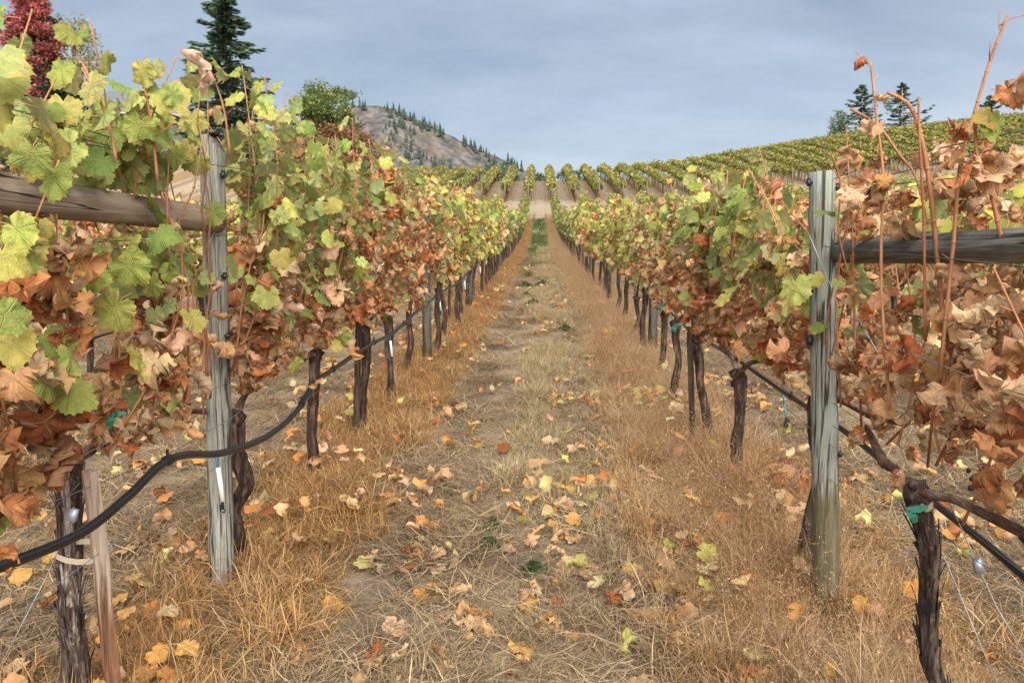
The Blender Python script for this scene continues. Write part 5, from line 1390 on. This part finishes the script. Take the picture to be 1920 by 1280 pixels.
broadleaf('dark green shrub right of the crimson maple', x, D, h, h * .6, 1.0, h * .42, np.array([(.018, .035, .02), (.03, .05, .025), (.015, .025, .018)]), 5, 90, 80, .09, .5, name='dark_shrub')
D = 42; x = px_x(30, D); h = px_z(203, D) - G(x, D)
broadleaf('low dark green bush under the crimson maple', x, D, h, h * .5, 2.2, h * .5, np.array([(.025, .045, .02), (.04, .06, .03), (.06, .05, .035)]), 6, 110, 70, .09, .55, name='dark_shrub')
D = 60; x = px_x(617, D); h = px_z(150, D) - G(x, D)
broadleaf('round green tree standing between the spruce and the mountain', x, D, h, h - 2.65, 2.05, 2.0, np.array([(.10, .15, .04), (.15, .20, .05), (.07, .105, .03), (.20, .21, .065)]), 7, 95, 150, .085, .50, jit=.20, name='round_tree')
D = 56; x = px_x(615, D); h = px_z(240, D) - G(x, D)
broadleaf('russet hedge below the round green tree', x, D, h, h * .5, 4.2, h * .5, np.array([(.18, .075, .035), (.24, .11, .05), (.12, .05, .03), (.16, .11, .05)]), 8, 190, 75, .085, .5, name='russet_hedge', ry=.8)
D = 113.5
for px, top, rr, sd, lab in ((1587, 176, 2.3, 21, 'left one of the two dark pines on the right skyline'), (1657, 174, 2.4, 22, 'right one of the two dark pines on the right skyline'), (1812, 198, 1.1, 23, 'small lone pine on the skyline at the far right')):
    x = px_x(px, D); conifer(lab, x, D, px_z(top, D) - G(x, D), rr * 1.75, PINE, sd, 60, 12, droop=.05, irregular=.5, spray=.30, bare=.05, name='pine_tree')
x = px_x(1549, D); h = px_z(219, D) - G(x, D)
broadleaf('grey green bush left of the two skyline pines', x, D, h, h * .55, 1.15, h * .42, np.array([(.16, .19, .11), (.22, .24, .15), (.12, .15, .09)]), 24, 60, 40, .12, .5, name='pale_shrub')
for i, (px, top, rr, lab) in enumerate(((935, 318, 1.2, 'first small tree behind the crest left of the path'), (962, 322, .9, 'second small tree behind the crest left of the path'), (1010, 328, .8, 'small tree behind the crest just left of the path top'), (1058, 322, 1.0, 'small tree behind the crest between the two rows above the path'), (1075, 326, 1.1, 'low tree behind the crest touching the right row above the path'), (1108, 326, .9, 'low tree behind the crest right of the path rows'))):
    x = px_x(px, 118); h = px_z(top, 118) - G(x, 118)
    broadleaf(lab, x, 118, h, h * .55, rr, h * .45, np.array([(.09, .13, .07), (.13, .17, .09), (.06, .09, .06)]), 40 + i, 34, 36, .13, .45, name='sapling_tree', trunk=.06)

# ---------------------------------------------------------------- house
M_ROOF = plain('grey_shingle', (.15, .165, .19), .9, .15, 0, .22, 14)
M_WALL = plain('pale_siding', (.24, .245, .23), .8, .2, 0, .06, 3)
M_TRIM = plain('white_trim', (.55, .56, .57), .6, .3, 0, .04)
M_GLASS = plain('window_glass', (.05, .085, .14), .08, .6, 0, .1)
hx, hy = px_x(262, 64), 64.0
hz0 = G(hx, hy); house = empty('house', (hx, hy, hz0), R(-6)); tag(house, 'grey roofed house half hidden by leaves left of the spruce', 'house')
W, Dp = 8.0, 6.5
eave, ridge = px_z(213, 61) - hz0, px_z(172, 64) - hz0
mb = MB(); mb.box((0, 0, eave / 2 - .3), (W, Dp, eave + .6)); mb.obj('wall', M_WALL, house)
o_ = .45; a, b, rl = W / 2 + o_, Dp / 2 + o_, W / 2 - 2.6
mb = MB(); Vr = [(-a, -b, eave), (a, -b, eave), (a, b, eave), (-a, b, eave), (-rl - 1.2, 0, ridge), (rl, 0, ridge)]
mb.add(Vr, [(0, 1, 5), (0, 5, 4), (1, 2, 5), (2, 3, 4), (2, 4, 5), (3, 0, 4), (0, 2, 1), (0, 3, 2)]); roof = mb.obj('roof', M_ROOF, house)
mb = MB()
nrows = 16
for i in range(nrows):                                 # shingle courses on the slope towards the camera
    t = (i + .5) / nrows; y = -b + b * t; z = eave + (ridge - eave) * t + .012
    xa, xb = -a + (a - rl - 1.2) * t, a + (rl - a) * t
    mb.box(((xa + xb) / 2, y, z), (xb - xa - .05, .045, .02), Euler((math.atan2(ridge - eave, b), 0, 0)))
tag(mb.obj('shingle_courses', M_ROOF, roof), kind='stuff')
mb = MB(); mb.box((0, -b - .012, eave - .09), (2 * a, .03, .2)); mb.box((a + .012, 0, eave - .09), (.03, 2 * b, .2)); mb.box((-a - .012, 0, eave - .09), (.03, 2 * b, .2)); mb.obj('fascia', M_TRIM, house)
for xx in (-3.0, -1.3, .9, 2.7):
    f = MB(); zc_, y_ = eave - 1.05, -Dp / 2 - .02
    for dx in (-.52, .52): f.box((xx + dx, y_, zc_), (.09, .06, 1.4))
    for dz in (-.66, .66): f.box((xx, y_ - .002, zc_ + dz), (.95, .06, .09))
    f.box((xx, y_ - .004, zc_), (.05, .05, 1.24)); w = f.obj('window', M_TRIM, house)
    g = MB(); g.box((xx, y_ + .012, zc_), (.95, .02, 1.22)); g.obj('pane', M_GLASS, w)
f = MB(); f.box((-.2, -Dp / 2 - .02, 1.0), (.9, .05, 2.0)); f.obj('door', M_TRIM, house)

# ---------------------------------------------------------------- mountain
def vnoise(x, y, seed):
    rg = np.random.default_rng(seed); t = rg.random((64, 64))
    xi, yi = np.floor(x).astype(int), np.floor(y).astype(int); fx_, fy_ = x - xi, y - yi
    fx_, fy_ = fx_ * fx_ * (3 - 2 * fx_), fy_ * fy_ * (3 - 2 * fy_)
    g = lambda a, b: t[a % 64, b % 64]
    return (g(xi, yi) * (1 - fx_) + g(xi + 1, yi) * fx_) * (1 - fy_) + (g(xi, yi + 1) * (1 - fx_) + g(xi + 1, yi + 1) * fx_) * fy_
def fbm(x, y, seed, o=5): return sum(vnoise(x * 2 ** i, y * 2 ** i, seed + i) * .5 ** i for i in range(o)) / 1.9
MD = 1500.0
_sx = [-400, 0, 300, 450, 540, 600, 640, 670, 700, 735, 780, 830, 880, 930, 965, 1000, 1050, 1150]
_sy = [330, 300, 275, 262, 250, 236, 215, 206, 208, 213, 232, 256, 280, 301, 320, 336, 352, 380]
def mountain_z(x, y):
    px = 1031 + x / MD * F_PX
    P_ = CAM_H + (490 - np.interp(px, _sx, _sy)) / F_PX * MD
    t = np.clip((y - 820) / (MD - 820), 0, 1)
    front = P_ * (.12 * t + .88 * t ** 1.15)
    back = P_ * np.clip(1 - (y - MD) / 1100, 0, 1) ** 1.2
    z = np.where(y < MD, front, back)
    ridge = np.abs(fbm(x / 150 + y / 420, y / 330 - x / 700, 61) - .5) * 2
    z = z - 55 * np.sin(np.pi * np.clip(t, 0, 1)) * (1 - ridge) * np.clip(P_ / 260, .2, 1) + 26 * (fbm(x / 55, y / 55, 71) - .5) * np.sin(np.pi * np.clip(t * .9, 0, 1)) + 7 * (fbm(x / 14, y / 14, 91, 3) - .5) * (t > 0)
    return np.maximum(z, 0) + 4.0
mx, my = np.arange(-1500, 330, 7.0), np.concatenate([np.arange(780, 1560, 8.0), np.arange(1570, 2700, 60)])
MX, MY = np.meshgrid(mx, my); mz = mountain_z(MX, MY)
ii = np.arange(mx.size * my.size).reshape(my.size, mx.size)
T = np.concatenate([np.stack([ii[:-1, :-1], ii[:-1, 1:], ii[1:, 1:]], -1).reshape(-1, 3), np.stack([ii[:-1, :-1], ii[1:, 1:], ii[1:, :-1]], -1).reshape(-1, 3)])
def mountain_mat():
    m, nt = new_mat('mountain_rock'); t = NT(nt)
    p = t.pos(); n1_ = t.noise(p, .010, 8, .65); n2_ = t.noise(t.mapping(p, (1, 1, .35)), .05, 7, .7); n3_ = t.noise(p, .006, 4, .5)
    rock = t.ramp(n2_, [(.34, (.06, .058, .06)), (.5, (.15, .143, .14)), (.64, (.27, .25, .235))])
    dry = t.ramp(n2_, [(.34, (.095, .08, .068)), (.52, (.18, .152, .13)), (.66, (.26, .22, .192))])
    c = t.mix(t.smooth(n1_, .42, .58), rock, dry)
    scrub = t.noise(p, .085, 4, .6); c = t.mix(t.math('MULTIPLY', t.smooth(scrub, .58, .68), .6), c, (.05, .048, .036))
    t.bsdf(c, .95, t.bump(t.math('ADD', n2_, t.noise(p, .16, 6, .7)), 9, 1.0), .05); return m
mo = add_obj('mountain', np_mesh('mountain', np.stack([MX, MY, mz], -1).reshape(-1, 3), T, mountain_mat(), smooth=True)); tag(mo, 'rocky tan mountain slope with scattered conifers', None, None, 'structure')
def far_conifer(seed):
    rg = np.random.default_rng(seed); mb = MB(); mb.tube([(0, 0, -1), (0, 0, 3)], .25, 4, 1, False, None, (.05, .035, .025))
    for i in range(7):
        t = i / 6.5; r = (2.3 * (1 - t) ** .8 + .35); z = 1.4 + t * 11; n = 7
        ang = np.linspace(0, 2 * np.pi, n, endpoint=False) + rg.uniform(0, 1); rr = r * rg.uniform(.55, 1.25, n)
        V = [(0, 0, z + 3.1)] + [(rr[j] * math.cos(ang[j]), rr[j] * math.sin(ang[j]), z + rg.normal(0, .4)) for j in range(n)]
        mb.add(V, [(0, 1 + j, 1 + (j + 1) % n) for j in range(n)], 0, pick(np.array([(.040, .062, .048), (.055, .08, .055), (.03, .05, .04)]), rg, 1)[0])
    return mb.mesh('conifer', [M_NEEDLE, M_TRUNK], False, True)
FC = [far_conifer(70 + i) for i in range(5)]
rm = np.random.default_rng(9); cnt = 0
while cnt < 290:
    px = rm.uniform(665, 985) if rm.random() < .95 else rm.uniform(560, 665); x = px_x(px, MD); y = rm.uniform(1230, 1490) if rm.random() > .26 else MD - rm.uniform(0, 22)
    dens = fbm(np.array(x / 90.), np.array(y / 120.), 33, 3)
    onridge = y > MD - 25
    if not onridge and dens < .56 - .10 * (px > 740): continue
    if onridge and (px < 735 and rm.random() < .6 or fbm(np.array(x / 22.), np.array(3.3), 35, 2) < .35): continue
    if y < 900: continue
    z = float(mountain_z(np.array(x), np.array(y)))
    s = rm.uniform(.5, 1.6)
    o = add_obj('conifer_tree', FC[rm.integers(0, 5)]); o.location = (x, y, z - .5); o.rotation_euler = (0, 0, rm.uniform(0, 6.28)); o.scale = (s * rm.uniform(.85, 1.2), s, s)
    tag(o, 'small dark conifer on the mountain %s' % ('ridge line' if onridge else 'slope'), 'tree', 'conifers on the mountain %s' % ('ridge' if onridge else 'slope')); cnt += 1
